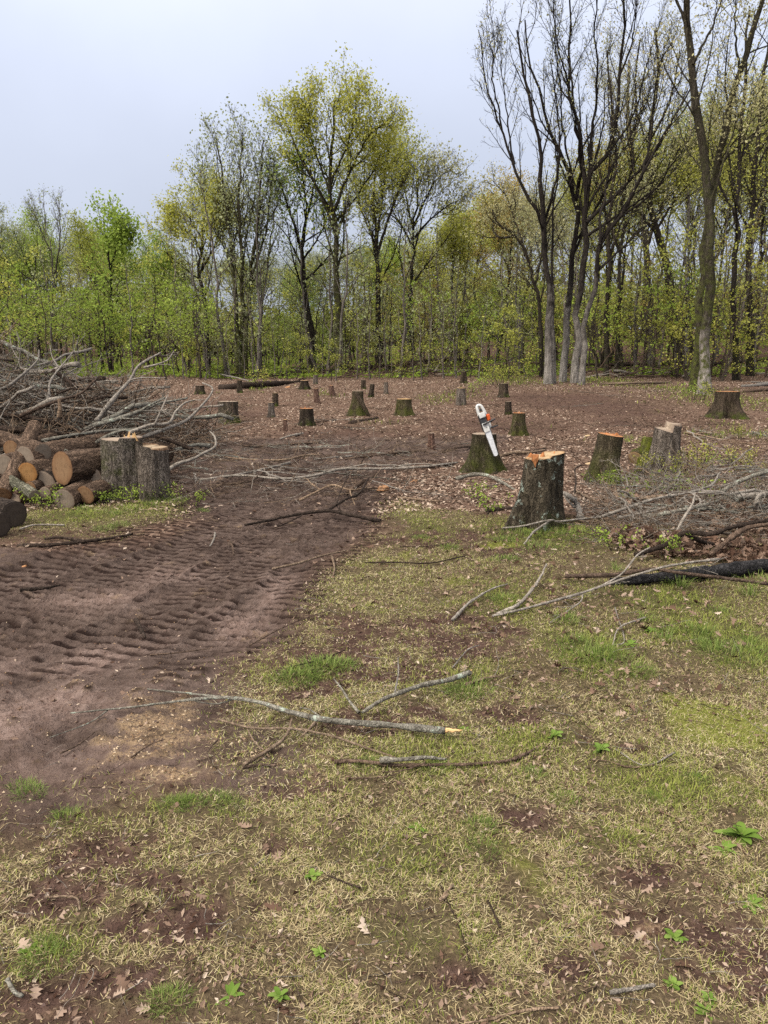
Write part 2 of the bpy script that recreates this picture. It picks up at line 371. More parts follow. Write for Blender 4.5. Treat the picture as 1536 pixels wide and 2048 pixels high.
def zones(x, y):
    """cover fractions at ground points"""
    x = np.asarray(x, float); y = np.asarray(y, float)
    n1 = fbm(x * 1.3, y * 1.3, 31, 3) - .5; n2 = fbm(x * 5, y * 5, 32, 3) - .5; n3 = fbm(x * 16, y * 16, 33, 2) - .5
    near = y < 26
    s = np.zeros(x.shape) - 9.; g = s.copy(); g2 = s.copy()
    if near.any():
        xs, ys = x[near], y[near]
        s[near] = poly_sd(xs, ys, MUD); g[near] = poly_sd(xs, ys, GRASS); g2[near] = poly_sd(xs, ys, GRASS2)
    wig = n1 * 1.0 + n2 * .45
    ed = .12 + .02 * y
    lowl = (1 - sst(y, 3.0, 4.2)) * (y > 0)
    mud = sst(s + wig * (.25 + .05 * y) + lowl * ((fbm(x * 2.3, y * 2.3, 36, 3) - .5) * 1.1 - .12), -ed - .22 * lowl, ed + .22 * lowl)
    wx, wy = x + n1 * .35, y + n1 * .35
    dirt = sst(np.maximum(bl(wx, wy, B_DIRT), .62 * sst(fbm(x * .9 + 7, y * .7, 35, 2), .50, .68)) + n2 * 1.0 + n3 * .8 + n1 * .5, .28, .75)
    gr = np.maximum(sst(g + wig * .6, -.25, .3), sst(g2 + wig * .6, -.2, .3))
    gr = np.maximum(gr, .8 * bl(x, y, B_FARG) + .5 * n1 * (y > 14)).clip(0, 1)
    gr = gr * (1 - mud * .93)
    dirt = np.maximum(dirt * gr, .0)
    green = np.clip(bl(wx, wy, B_GREEN) * 1.1 + n1 * .7 + n2 * .5 + .12, 0, 1)
    moss = sst(bl(wx, wy, B_MOSS) + n2 * .9 + n1 * .4, .42, .75) * gr
    dry = np.clip(bl(wx, wy, B_DRY) + n2 * .5, 0, 1) * mud
    saw = sst(bl(wx, wy, B_SAW) + n2 * 1.1 + n3 * 1.0, .24, .9)
    lit = np.clip(1 - mud - gr * .75, 0, 1)
    red = np.maximum(np.clip(bl(wx, wy, B_RED) * 1.2 + n1 * .5, 0, 1), .8 * sst(y + n1 * 6, 44, 51)) * lit
    return dict(mud=mud, gr=gr, dirt=dirt, green=green, moss=moss, dry=dry, saw=saw, lit=lit, red=red, n1=n1, n2=n2, n3=n3)
def fine_z(x, y, z):
    """relief of the surface itself: clods, tyre lugs, turf"""
    z['lug'] = np.zeros(np.shape(x))
    tw = np.zeros(np.shape(x)); tr_ = tw.copy()
    m = (y > 2) & (y < 14) & (x > -8) & (x < 3)
    if m.any():
        xs, ys = x[m], y[m]; wob = z['n2'][m]; acc = np.zeros(xs.shape)
        bw = np.zeros(xs.shape); hh = np.zeros(xs.shape); ru = np.zeros(xs.shape)
        for ti, tr in enumerate(TRK):
            best = np.full(xs.shape, 1e9); sl = np.zeros(xs.shape); la = np.zeros(xs.shape); s0 = 0
            for i in range(len(tr) - 1):
                a, b = tr[i], tr[i + 1]; e = b - a; L = math.hypot(*e)
                t = np.clip(((xs - a[0]) * e[0] + (ys - a[1]) * e[1]) / (L * L), 0, 1)
                dx = xs - a[0] - t * e[0]; dy = ys - a[1] - t * e[1]; d = np.hypot(dx, dy); k = d < best
                best = np.where(k, d, best); sl = np.where(k, s0 + t * L, sl); la = np.where(k, (e[0] * dy - e[1] * dx) / L, la); s0 += L
            for off in ((-.34, .34) if ti < 2 else (-.2, .45)):
                l = la - off + wob * .15
                ph = (sl / .112 + np.abs(l) * 2.0 + wob * .5 + z['n1'][m] * .9 + ti * .4 + z['n3'][m] * .65) % 1
                lug = np.where(ph < .7, ph / .7, (1 - ph) / .3)
                w = np.exp(-(np.abs(l) / .34) ** 6)
                k = w > bw; bw = np.where(k, w, bw); hh = np.where(k, lug, hh)
                ru = np.maximum(ru, np.exp(-((np.abs(l) - .37) / .09) ** 2))
        bw = bw * sst(ys, 3.5, 4.7) * (1 - .8 * sst(ys, 11, 12.5)); ru = ru * sst(ys, 3.5, 4.7)
        amp = .3 + .7 * sst(fbm(xs * 1.4, ys * 1.0, 57, 2), .25, .55)
        acc = bw * (amp * (hh * .075 - .04) - .055) + .022 * ru * (1 - bw)
        tr_[m] = acc; tw[m] = bw
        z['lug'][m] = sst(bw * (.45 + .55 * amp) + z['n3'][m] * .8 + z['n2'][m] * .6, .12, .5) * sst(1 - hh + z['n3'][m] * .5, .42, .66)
    tr_ = tr_ + tw * z['mud'] * ((fbm(x * 26, y * 26, 47, 2) - .5) * .022 + (fbm(x * 55, y * 55, 48, 1) - .5) * .010)
    q = 1 - .75 * tw * z['mud']
    f = (z['n2'] * .04 + z['n3'] * .022) * (.5 + z['mud'] * 1.0) * q
    f = f + (np.abs(fbm(x * 9, y * 9, 43, 3) - .5) * -.11 + .012) * z['mud'] * q * sst(fbm(x * 1.7, y * 1.7, 44, 2), .3, .6)
    f = f + (fbm(x * 2.2, y * 2.2, 41, 3) - .5) * .09 * z['mud'] * q
    f = f + (fbm(x * 30, y * 30, 42, 2) - .5) * (.010 + .012 * z['lit'] + .012 * z['dirt']) - .014 * z['dirt']
    f = f + tr_ * z['mud']
    return f
def gz(x, y):
    x = np.atleast_1d(np.asarray(x, float)); y = np.atleast_1d(np.asarray(y, float))
    return base_z(x, y) + fine_z(x, y, zones(x, y))
def gz1(x, y): return float(gz(x, y)[0])

def steps(a, first, grow, end):
    out = [a]; s = first
    while out[-1] < end: out.append(out[-1] + s); s *= grow
    return np.array(out[1:])
gx = np.arange(-5.6, 5.61, .0185); gx = np.concatenate([-steps(5.6, .02, 1.07, 420)[::-1], gx, steps(5.6, .02, 1.07, 420)])
gy = [1.15]
while gy[-1] < 30: gy.append(gy[-1] + .0027 * gy[-1] + .005)
while gy[-1] < 850: gy.append(gy[-1] * 1.022)
gy = np.concatenate([1.15 - steps(0, .05, 1.25, 80)[::-1], gy])
GX, GY = np.meshgrid(gx, gy); xx = GX.ravel(); yy = GY.ravel()
Z = zones(xx, yy)
zz = base_z(xx, yy) + fine_z(xx, yy, Z)
nxn, nyn = len(gx), len(gy)
ii = np.arange(nxn * nyn).reshape(nyn, nxn)
quads = np.stack([ii[:-1, :-1], ii[:-1, 1:], ii[1:, 1:], ii[1:, :-1]], -1).reshape(-1, 4)

g = Mat('ground_soil', .97, .015)
pw = g.pos()
aC = g.n('SeparateColor', {0: g.n('Attribute', attribute_name='za').outputs['Color']})
bC = g.n('SeparateColor', {0: g.n('Attribute', attribute_name='zb').outputs['Color']})
cC = g.n('SeparateColor', {0: g.n('Attribute', attribute_name='zc').outputs['Color']})
a_mud, a_gr, a_dirt = aC.outputs; a_green, a_moss, a_dry = bC.outputs; a_saw, a_lit, a_red = cC.outputs
nA = g.noise(pw, 3.0, 6, .62); nB = g.noise(pw, 17, 5, .65); nC = g.noise(pw, 70, 3, .6); nD = g.noise(pw, 220, 2, .5)
vor = g.n('TexVoronoi', {'Vector': pw, 'Scale': 22.0, 'Randomness': 1.0}); vo = g.n('SeparateColor', {0: vor.outputs['Color']}).outputs[0]
vor2 = g.n('TexVoronoi', {'Vector': pw, 'Scale': 9.0, 'Randomness': 1.0}); vo2 = g.n('SeparateColor', {0: vor2.outputs['Color']}).outputs[0]
soil = g.ramp(nB, [(.30, (.030, .018, .014)), (.5, (.068, .040, .032)), (.72, (.125, .080, .064))])
mudc = g.mix(g.rng(nA, .35, .68), g.mix(g.rng(nB,.3,.7), (.031, .0215, .0180), (.068, .047, .039)), g.mix(g.rng(nB,.3,.7), (.066, .047, .040), (.155, .116, .099)))
dryc = g.mix(g.rng(nB,.3,.7), (.130, .086, .071), (.27, .200, .174))
litc = g.ramp(vo, [(0, (.036, .021, .015)), (.3, (.088, .055, .040)), (.6, (.155, .102, .075)), (1, (.26, .188, .142))])
litc = g.mix(g.rng(vo2, .2, .9, 0, .5), litc, (.085, .050, .036))
litc = g.mix(g.rng(nA, .4, .7, 0, .5), litc, (.10, .060, .045))
thatch = g.mix(g.rng(nC, .3, .7), (.050, .036, .022), (.135, .103, .060))
thatch = g.mix(g.math('MULTIPLY', a_green, .75), thatch, g.mix(nC, (.040, .042, .014), (.105, .112, .036)))
c = g.mix(a_lit, soil, litc)
c = g.mix(g.math('MULTIPLY', a_red, .8), c, g.mix(nB, (.036, .022, .018), (.105, .064, .052)))
c = g.mix(a_gr, c, thatch)
c = g.mix(a_mud, c, mudc); c = g.mix(a_dry, c, dryc)
c = g.mix(a_dirt, c, soil)
c = g.mix(g.math('MULTIPLY', a_moss, .8), c, g.mix(nC, (.075, .085, .014), (.25, .26, .055)))
c = g.mix(g.math('MULTIPLY', a_saw, g.rng(nC, .35, .62)), c, g.mix(nD, (.25, .165, .09), (.42, .31, .19)))
c = g.mix(g.math('MULTIPLY', a_mud, g.rng(nC, .56, .66, 0, .55)), c, (.020, .013, .011))
c = g.mix(g.math('MULTIPLY', a_mud, g.rng(nD, .60, .70, 0, .6)), c, (.21, .155, .125))
c = g.mix(g.rng(nD, .3, .7, 0, .3), c, g.mix(nC, (.03, .022, .018), (.10, .075, .06)))
c = g.mix(g.math('MULTIPLY', g.attr('zd'), g.rng(nB, .25, .5, .6, .95)), c, g.mix(nC, (.011, .007, .006), (.030, .019, .016)))      # near-black soil colour in the low parts of the lug marks
g.base(c)
g.put(g.b.inputs['Roughness'], g.math('SUBTRACT', .97, g.math('MULTIPLY', a_mud, g.rng(nA, .32, .45, .35, .0))))
hgt = g.math('ADD', g.math('MULTIPLY', nB, 1.0), g.math('ADD', g.math('MULTIPLY', nC, .5), g.math('MULTIPLY', nD, .2)))
g.bump(hgt, .85, .035)
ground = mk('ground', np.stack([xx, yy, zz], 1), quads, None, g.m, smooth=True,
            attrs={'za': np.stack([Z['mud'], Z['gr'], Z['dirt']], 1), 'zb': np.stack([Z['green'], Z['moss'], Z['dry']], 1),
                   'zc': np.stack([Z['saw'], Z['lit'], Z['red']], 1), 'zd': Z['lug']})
tag(ground, kind='structure')
del GX, GY, xx, yy, zz, Z, quads

# ------------------------------------------------------------------ ground cover (what nobody could count)
def scatter(n, y0, y1, seed, power=0.0):
    """power 0: equal count per log distance; 1: per distance"""
    r = rs(seed); u = r.rand(n)
    y = y0 * (y1 / y0) ** u if power == 0 else y0 + (y1 - y0) * u
    x = (r.rand(n) * 2 - 1) * (.57 * y + 1.7)
    return x, y, r
def blades(x, y, z, az, tilt, L, w, droop, tint):
    """grass blades as bent tapering strips of five points"""
    n = len(x); d = np.stack([np.cos(az), np.sin(az), np.zeros(n)], 1); s = np.stack([-np.sin(az), np.cos(az), np.zeros(n)], 1)
    up = np.array([0, 0, 1.]); b = np.stack([x, y, z], 1)
    mid = b + (d * np.sin(tilt)[:, None] + up * np.cos(tilt)[:, None]) * (L * .5)[:, None]
    t2 = np.minimum(tilt + droop, 1.72)
    tip = mid + (d * np.sin(t2)[:, None] + up * np.cos(t2)[:, None]) * (L * .5)[:, None]
    w = w[:, None] * .5
    V = np.stack([b - s * w, b + s * w, mid + s * w * .8, mid - s * w * .8, tip], 1)
    i = np.arange(n)[:, None] * 5
    return V.reshape(-1, 3), i + np.array([[0, 1, 2, 3]]), i + np.array([[3, 2, 4]]), np.repeat(tint, 5)
M_STRAW = leafmat('dry_grass', [(0, (.14, .105, .055)), (.35, (.33, .26, .14)), (.75, (.47, .395, .235)), (1, (.58, .52, .36))], .15, 0)
M_GRASS = leafmat('green_grass', [(0, (.085, .11, .020)), (.4, (.185, .225, .044)), (.75, (.30, .325, .080)), (1, (.42, .42, .13))], .3, 0)
M_TUFT = leafmat('fresh_grass', [(0, (.07, .11, .022)), (.5, (.14, .20, .048)), (1, (.28, .33, .11))], .35, .1)

x, y, r = scatter(950000, 1.15, 13, 71)
z = zones(x, y)
pr = z['gr'] * (1 - .82 * z['dirt']) * (.18 + 1.0 * sst(fbm(x * 7, y * 7, 72, 3) + .6 * z['n1'], .26, .56)) * np.where((x < -.2 * y) & (y < 3.2), .62, 1.0)
k = r.rand(len(x)) < pr
x, y = x[k], y[k]; z = {a: b[k] for a, b in z.items()}
zg = base_z(x, y) + fine_z(x, y, z)
gk = r.rand(len(x)) < np.clip(.30 + .65 * z['green'] + .2 * z['moss'], 0, .92)
n = len(x)
L = np.where(gk, .010 + .018 * r.rand(n) + .026 * z['green'] * r.rand(n), .010 + .026 * r.rand(n) ** 1.6) * (1 + .045 * y)
wd = (.0008 + .0010 * r.rand(n)) * (1 + .18 * y)
tilt = np.where(gk, .35 + .9 * r.rand(n), 1.0 + .6 * r.rand(n))
tn = np.clip(r.rand(n) * .8 + z['n1'] * .5 + .1, 0, 1)
for nm, m_, kk in (('dry_turf', M_STRAW, ~gk), ('green_turf', M_GRASS, gk)):
    a = blades(x[kk], y[kk], zg[kk] + np.where(gk[kk], -.002, .001), r.rand(kk.sum()) * 6.28, tilt[kk], L[kk], wd[kk], .05 + .45 * r.rand(kk.sum()) ** 2, tn[kk])
    tag(mk(nm, a[0], a[1], a[2], m_, smooth=False, attrs={'tint': a[3]}), kind='stuff')

x, y, r = scatter(150000, 11, 46, 73, 1); z = zones(x, y); k = r.rand(len(x)) < np.clip(z['gr'] - .12, 0, 1) * .9; x, y = x[k], y[k]; n = len(x)
a = blades(x, y, base_z(x, y), r.rand(n) * 6.28, .2 + .9 * r.rand(n), .07 + .13 * r.rand(n), .006 + .0006 * y, .3 + .6 * r.rand(n), np.clip(.3 + .3 * r.randn(n), 0, 1))
tag(mk('slope_grass', a[0], a[1], a[2], M_GRASS, smooth=False, attrs={'tint': a[3]}), kind='stuff')

# fallen leaves: curled lobed blades
def leafcards(x, y, z, size, r, tint, st=9, flat=.35):
    n = len(x); t = np.linspace(0, 1, st)
    w0 = np.sin(np.pi * np.clip(t, .04, .97)) ** .7 * (.24 + (.13 * np.where(np.arange(st) % 2 == 0, -1, 1) if st > 4 else 0)); w0[0] = .03; w0[-1] = .03
    curl = r.randn(n) * .45 + .25; bend = r.randn(n) * .5
    lx = np.broadcast_to(t - .5, (n, st)); lz = bend[:, None] * (t - .5) ** 2
    wj = w0[None] * (.8 + .4 * r.rand(n, st))
    Lf = np.stack([lx, wj, lz + curl[:, None] * wj * 1.2], -1); Md = np.stack([lx, 0 * lx, lz], -1); Rt = np.stack([lx, -wj, lz + curl[:, None] * wj * (.6 + r.rand(n, 1))], -1)
    V = np.stack([Lf, Md, Rt], 2) * size[:, None, None, None]
    az = r.rand(n) * 6.28; tl = r.randn(n) * flat; rl = r.randn(n) * flat
    def rot(V, a, i, j):
        c, s = np.cos(a)[:, None, None], np.sin(a)[:, None, None]; p, q = V[..., i] * c - V[..., j] * s, V[..., i] * s + V[..., j] * c
        V = V.copy(); V[..., i] = p; V[..., j] = q; return V
    V = rot(rot(rot(V, tl, 0, 2), rl, 1, 2), az, 0, 1)
    lo = V[..., 2].min((1, 2)); V[..., 2] += (-lo * .55)[:, None, None]
    V = V + np.stack([x, y, z], 1)[:, None, None, :]
    idx = np.arange(n * st * 3).reshape(n, st, 3)
    Q = np.stack([idx[:, :-1, :-1], idx[:, :-1, 1:], idx[:, 1:, 1:], idx[:, 1:, :-1]], -1).reshape(-1, 4)
    return V.reshape(-1, 3), Q, np.repeat(tint, st * 3)
M_LEAF = leafmat('fallen_leaves', [(0, (.042, .022, .015)), (.3, (.12, .073, .051)), (.6, (.245, .172, .128)), (.85, (.35, .265, .205)), (1, (.45, .365, .29))], .12, 0)
x, y, r = scatter(26000, 1.3, 10, 81); z = zones(x, y)
mound = bl(x, y, blobs([(1270, 1090, 120, 35, 1), (1430, 1110, 150, 40, 1), (1180, 1370, 150, 40, .7), (1300, 1240, 200, 40, .8), (1060, 1190, 120, 60, .5), (1000, 1100, 120, 40, .5), (1400, 1000, 180, 30, 1)]))
pr = np.clip(z['lit'] * .8 * sst(y, 4, 8) + z['gr'] * (.009 + .75 * mound + .05 * np.clip(z['n1'] * 2, 0, 1) * sst(y, 1, 4)) + z['dirt'] * .05 + z['mud'] * .006, 0, 1)
k = r.rand(len(x)) < pr; x, y = x[k], y[k]; z = {a: b[k] for a, b in z.items()}; n = len(x)
a = leafcards(x, y, base_z(x, y) + fine_z(x, y, z) + mound[k] * .12 * r.rand(n), .016 + .040 * r.rand(n) ** 1.3 + .0015 * y, r, np.clip(.46 + .28 * r.randn(n) - .25 * mound[k] * r.rand(n), 0, 1))
tag(mk('leaf_litter', a[0], a[1], None, M_LEAF, attrs={'tint': a[2]}), kind='stuff')
x, y, r = scatter(150000, 8.5, 48, 82); x2, y2, _ = scatter(25000, 30, 75, 83); x = np.concatenate([x, x2]); y = np.concatenate([y, y2]); z = zones(x, y)
pr = np.clip(z['lit'] * (.55 + 1.2 * z['n1']) * (1 - .85 * z['red']) + z['gr'] * .2 + z['mud'] * .025, 0, 1)
k = r.rand(len(x)) < pr; x, y = x[k], y[k]; z = {a: b[k] for a, b in z.items()}; n = len(x)
a = leafcards(x, y, base_z(x, y) + fine_z(x, y, z), (.034 + .040 * r.rand(n)) * (1 + .012 * y), r, np.clip(.66 + .26 * r.randn(n) - .35 * z['red'], 0, 1), 3, .22)
tag(mk('leaf_litter', a[0], a[1], None, M_LEAF, attrs={'tint': a[2]}), kind='stuff')

# heaped brown leaves caught in the right-hand brush
x, y, r = scatter(60000, 5.5, 10.5, 88); mo = bl(x, y, blobs([(1270, 1085, 70, 22), (1370, 1100, 90, 26), (1480, 1110, 110, 26), (1430, 1000, 200, 30, .8), (1250, 1010, 80, 25, .7), (1500, 1060, 120, 30, .9), (1185, 1370, 40, 14, .6), (1290, 1190, 120, 18, .6)]))
k = r.rand(len(x)) < sst(mo + (fbm(x * 4, y * 4, 89, 2) - .5) * .8, .3, .9) * .6; x, y, mo = x[k], y[k], mo[k]; n = len(x)
a = leafcards(x, y, gz(x, y) + mo * .13 * r.rand(n), .05 + .05 * r.rand(n), r, np.clip(.36 + .2 * r.randn(n), 0, 1), 9, .7)
tag(mk('leaf_heaps', a[0], a[1], None, M_LEAF, attrs={'tint': a[2]}), kind='stuff')
# flakes of leaf and straw lying in the turf
x, y, r = scatter(150000, 1.2, 12, 85); z = zones(x, y)
pr = np.clip((z['gr'] * (.16 + .4 * sst(fbm(x * 3, y * 3, 86, 2), .35, .65)) + z['dirt'] * .2 + z['mud'] * .035), 0, 1); k = r.rand(len(x)) < pr; x, y = x[k], y[k]; z = {a: b[k] for a, b in z.items()}; n = len(x)
a = leafcards(x, y, base_z(x, y) + fine_z(x, y, z), (.006 + .018 * r.rand(n) ** 2) * (1 + .08 * y), r, np.clip(.50 + .27 * r.randn(n), 0, 1), 3, .5)
tag(mk('leaf_flakes', a[0], a[1], None, M_LEAF, smooth=False, attrs={'tint': a[2]}), kind='stuff')
# chips and crumbs: sawdust, soil clods
def crumbs(x, y, z, sx, r, tint):
    n = len(x); o = np.array([[1, 0, 0], [-.5, .8, 0], [-.6, -.7, 0], [0, 0, .8]])
    V = o[None] * sx[:, None, None] * (.6 + .8 * r.rand(n, 4, 3)); az = r.rand(n) * 6.28; c, s = np.cos(az)[:, None], np.sin(az)[:, None]
    V = np.stack([V[..., 0] * c - V[..., 1] * s, V[..., 0] * s + V[..., 1] * c, V[..., 2]], -1) + np.stack([x, y, z], 1)[:, None]
    return V.reshape(-1, 3), (np.arange(n)[:, None, None] * 4 + np.array([[0, 1, 3], [1, 2, 3], [2, 0, 3]])[None]).reshape(-1, 3), np.repeat(tint, 4)
M_CHIP = leafmat('sawdust_chips', [(0, (.14, .085, .05)), (.5, (.29, .20, .12)), (1, (.50, .40, .28))], 0, 0)
M_CLOD = leafmat('soil_clods', [(0, (.035, .021, .017)), (.5, (.075, .047, .039)), (1, (.17, .115, .098))], 0, 0)
x, y, r = scatter(70000, 2.4, 5.2, 91); z = zones(x, y); k = r.rand(len(x)) < z['saw'] * .55 + .015 * z['mud'] * (y < 5)
x, y = x[k], y[k]; a = crumbs(x, y, gz(x, y), .003 + .006 * r.rand(len(x)), r, r.rand(len(x)))
tag(mk('sawdust', a[0], None, a[1], M_CHIP, smooth=False, attrs={'tint': a[2]}), kind='stuff')
x, y, r = scatter(60000, 1.3, 14, 92); z = zones(x, y); k = r.rand(len(x)) < z['mud'] * .45 * np.clip(.5 + z['n2'] * 2.5, 0, 1) + z['dirt'] * .5
x, y = x[k], y[k]; a = crumbs(x, y, gz(x, y) - .004, (.003 + .008 * r.rand(len(x)) ** 2) * (1 + .08 * y), r, r.rand(len(x)))
tag(mk('soil_crumbs', a[0], None, a[1], M_CLOD, smooth=False, attrs={'tint': a[2]}), kind='stuff')
# ------------------------------------------------------------------ trees
BK_DARK = bark('dark_bark', (.018, .015, .012), (.066, .056, .045), 10, moss=.35, mh=3., mossc=(.05, .062, .016))
BK_MOSS = bark('mossy_bark', (.022, .019, .013), (.080, .070, .050), 10, moss=.75, mh=9., mossc=(.075, .085, .022), lichen=.0)
BK_PALE = bark('pale_foot_bark', (.012, .010, .009), (.046, .039, .033), 11, pale=(.30, .28, .25), ph=(.8, 4.5))
BK_GREY = bark('grey_bark', (.075, .066, .056), (.24, .215, .185), 11)
BK_TWIG = bark('twig_bark', (.045, .036, .027), (.13, .108, .082), 20)
L_YEL = leafmat('yellow_spring_leaves', [(0, (.20, .215, .035)), (.5, (.37, .39, .080)), (1, (.54, .54, .17))], .45, .16)
L_GRN = leafmat('green_spring_leaves', [(0, (.14, .20, .030)), (.5, (.27, .365, .065)), (1, (.42, .51, .13))], .45, .16)
L_SAGE = leafmat('pale_bud_leaves', [(0, (.20, .20, .095)), (.5, (.37, .365, .19)), (1, (.54, .52, .32))], .4, .15)
L_RUST = leafmat('rusty_bud_leaves', [(0, (.20, .155, .045)), (.5, (.35, .275, .09)), (1, (.50, .40, .17))], .4, .16)
L_GREY = leafmat('grey_green_buds', [(0, (.16, .18, .085)), (.5, (.29, .325, .165)), (1, (.44, .47, .28))], .4, .12)

def leaf_quads(Pt, per, size, spread, g, droop=.2):
    B, N, _ = Pt.shape
    t = g.rand(B, per) ** .8 * (N - 1.001); k = t.astype(int); f = (t - k)[..., None]; bi = np.arange(B)[:, None]
    c = (Pt[bi, k] * (1 - f) + Pt[bi, k + 1] * f).reshape(-1, 3) + g.randn(B * per, 3) * spread
    n = len(c); a = norm(g.randn(n, 3) + [0, 0, -droop]); b = norm(np.cross(a, g.randn(n, 3)))
    s = (size * (.55 + .9 * g.rand(n)))[:, None]
    V = np.stack([c - a * s * .5, c + b * s * .32 + a * s * .05, c + a * s * .5, c - b * s * .32 + a * s * .05], 1)
    cl = np.repeat(g.rand(B), per) * .55 + g.rand(n) * .45
    return V.reshape(-1, 3), np.arange(n * 4).reshape(-1, 4), np.repeat(cl, 4)

def grow_tree(name, root, stems, lv, leaf, bk, lm, seed, sides=(9, 6, 4, 3), flare=1.35, extra=None):
    """stems: list of (points, r0, r1) in world space; lv: list of dicts for each further level; leaf: dict"""
    g = rs(seed); o = np.array(root.location)
    bt = Bag(); bc = Bag(); N0 = 18; PP = []; RR = []
    for i, (pts, r0, r1) in enumerate(stems):
        p = resample(pts, N0) - o
        L = np.linalg.norm(p[-1] - p[0]); p[2:-1] += g.randn(N0 - 3, 3) * [.007, .007, 0] * L ** .8
        r = r0 + (r1 - r0) * np.linspace(0, 1, N0) ** .85
        r = r * (1 + .05 * g.randn(N0))
        if pts[0][2] - o[2] < .6: r[0] *= flare; p[0, 2] -= .25
        PP.append(p); RR.append(r)
        V, Q, _ = tubes(p[None], r[None], sides[0] + 3 if r0 > .1 else sides[0])
        bt.add(V, Q)
    Pp, Rp = np.array(PP), np.array(RR)
    for li, d in enumerate(lv):
        nP, nR = sprout(Pp, Rp, d['n'], d.get('t0', .4), d.get('t1', .98), d.get('ang', 35), d['lf'], d.get('N', 7), d.get('up', .06), d.get('wob', .10), g,
                        d.get('rf', .55), d.get('tip', .3), d.get('tl', .55), d.get('flat', 0), d.get('lmin', .6 if li == 0 else .35))
        nR = np.maximum(nR, d.get('rmin', .010))
        last = li == len(lv) - 1
        V, Q, _ = tubes(nP, nR, sides[min(li + 1, 3)])
        (bc if last else bt).add(V, Q, m=0)
        if d.get('cont', 1) and not last:            # the leaders go on branching too
            pass
        Pp, Rp = nP, nR
    if leaf.get('per'):
        V, Q, a = leaf_quads(Pp, leaf['per'], leaf['size'], leaf.get('spread', .15), g)
        bc.add(V, Q, a=a, m=1)
    bt.build('trunk', [bk], root)
    bc.build('crown', [bk, lm], root, smooth=False)
    return root
def path(px, Y, seed=0, lean=0.0, amp=.5):
    """trace photo points into a stem at distance Y; depth wanders with height"""
    g = rs(seed); n = len(px); dy = np.concatenate([[0], np.cumsum(g.randn(n - 1))]) * amp + np.linspace(0, lean, n)
    return [at(u, v, Y + dy[i]) for i, (u, v) in enumerate(px)]
def hero(name, label, Y, stems, lv, leaf, bk, lm, seed, cat='tree', group=None, flare=1.35, amp=.5):
    """stems: list of (photo trace, width at foot px, width at top px)"""
    k = Y / F; u0, v0 = stems[0][0][0]
    p0 = at(u0, v0, Y); gzz = float(base_z(p0[0], Y))
    root = empty(name, (p0[0], Y, gzz))
    S = []
    for i, (px, w0, w1) in enumerate(stems):
        pts = path(px, Y, seed * 31 + i, amp=amp if i else amp * .4)
        if i and px[0][1] < stems[0][0][0][1] - 40:      # a limb: start on the nearest point of the main stem
            m = resample(S[0][0], 60); sel = [np.array(x) for s in S for x in resample(s[0], 60)]
            j = int(np.argmin([np.hypot((q[0] - pts[0][0]), (q[2] - pts[0][2])) for q in sel])); off = sel[j][1] - pts[0][1]
            pts = [at(u, v, q[1] + off) for (u, v), q in zip(px, pts)]; pts[0] = sel[j]
        elif px[0][1] >= stems[0][0][0][1] - 40: pts[0] = np.array([pts[0][0], pts[0][1], float(base_z(pts[0][0], pts[0][1]))])
        S.append((pts, w0 * k * .5, w1 * k * .5))
    grow_tree(name, root, S, lv, leaf, bk, lm, seed, flare=flare)
    return tag(root, label, cat, group)
LV = lambda n1=9, n2=6, n3=6, l1=.34, l2=.5, l3=.5, t0=.35, a1=32, a2=38, up=.07: [
    dict(n=n1, t0=t0, lf=l1, ang=a1, N=8, up=up, rf=.5), dict(n=n2, t0=.15, lf=l2, ang=a2, N=6, up=up * .8, rmin=.007), dict(n=n3, t0=.15, lf=l3, ang=42, N=4, up=.05, rmin=.004)]

# ---- traced trees
hero('oak_tree', 'tallest tree left of centre with a straight trunk and full yellow-green crown', 46,
     [([(677, 750), (676, 650), (674, 560), (672, 480), (666, 430), (661, 380), (665, 300), (668, 235), (670, 195)], 17, 3),
      ([(671, 470), (640, 385), (605, 320), (578, 262), (560, 225)], 7, 2), ([(668, 430), (690, 365), (718, 305), (745, 262), (770, 250)], 7, 2),
      ([(663, 395), (640, 330), (620, 265), (612, 215)], 5, 1.5), ([(662, 370), (690, 300), (708, 240), (712, 195)], 5, 1.5), ([(670, 450), (715, 390), (745, 345), (775, 320)], 5, 1.5)],
     LV(12, 8, 7, .27, .5, .5, .36, 36), dict(per=4, size=.125, spread=.25), BK_MOSS, L_YEL, 1)
hero('maple_tree', 'dark forked tree directly left of the tallest central tree, thin greenish crown', 47.5,
     [([(625, 745), (622, 660), (612, 600), (607, 540), (605, 500), (610, 450), (622, 400), (636, 350)], 16, 2.5),
      ([(605, 505), (588, 450), (572, 400), (560, 350)], 7, 1.5), ([(607, 490), (612, 420), (606, 360), (600, 310)], 7, 1.5), ([(608, 520), (640, 470), (655, 430)], 5, 1.5)],
     LV(9, 7, 6, .36, .5, .5, .35), dict(per=2, size=.15, spread=.25), BK_DARK, L_GRN, 2)
hero('maple_tree', 'tree just right of the tallest central tree, vase-shaped crown, greener below', 50,
     [([(760, 740), (757, 640), (755, 560), (755, 510), (750, 450), (748, 390), (752, 330)], 14, 2.5), ([(755, 510), (735, 450), (716, 400), (708, 350)], 6, 1.5),
      ([(755, 500), (778, 435), (800, 375), (812, 315)], 7, 1.5), ([(754, 480), (764, 400), (772, 330), (780, 290)], 6, 1.5)],
     LV(11, 7, 7, .38, .5, .5, .35), dict(per=4, size=.115, spread=.25), BK_DARK, L_YEL, 3)
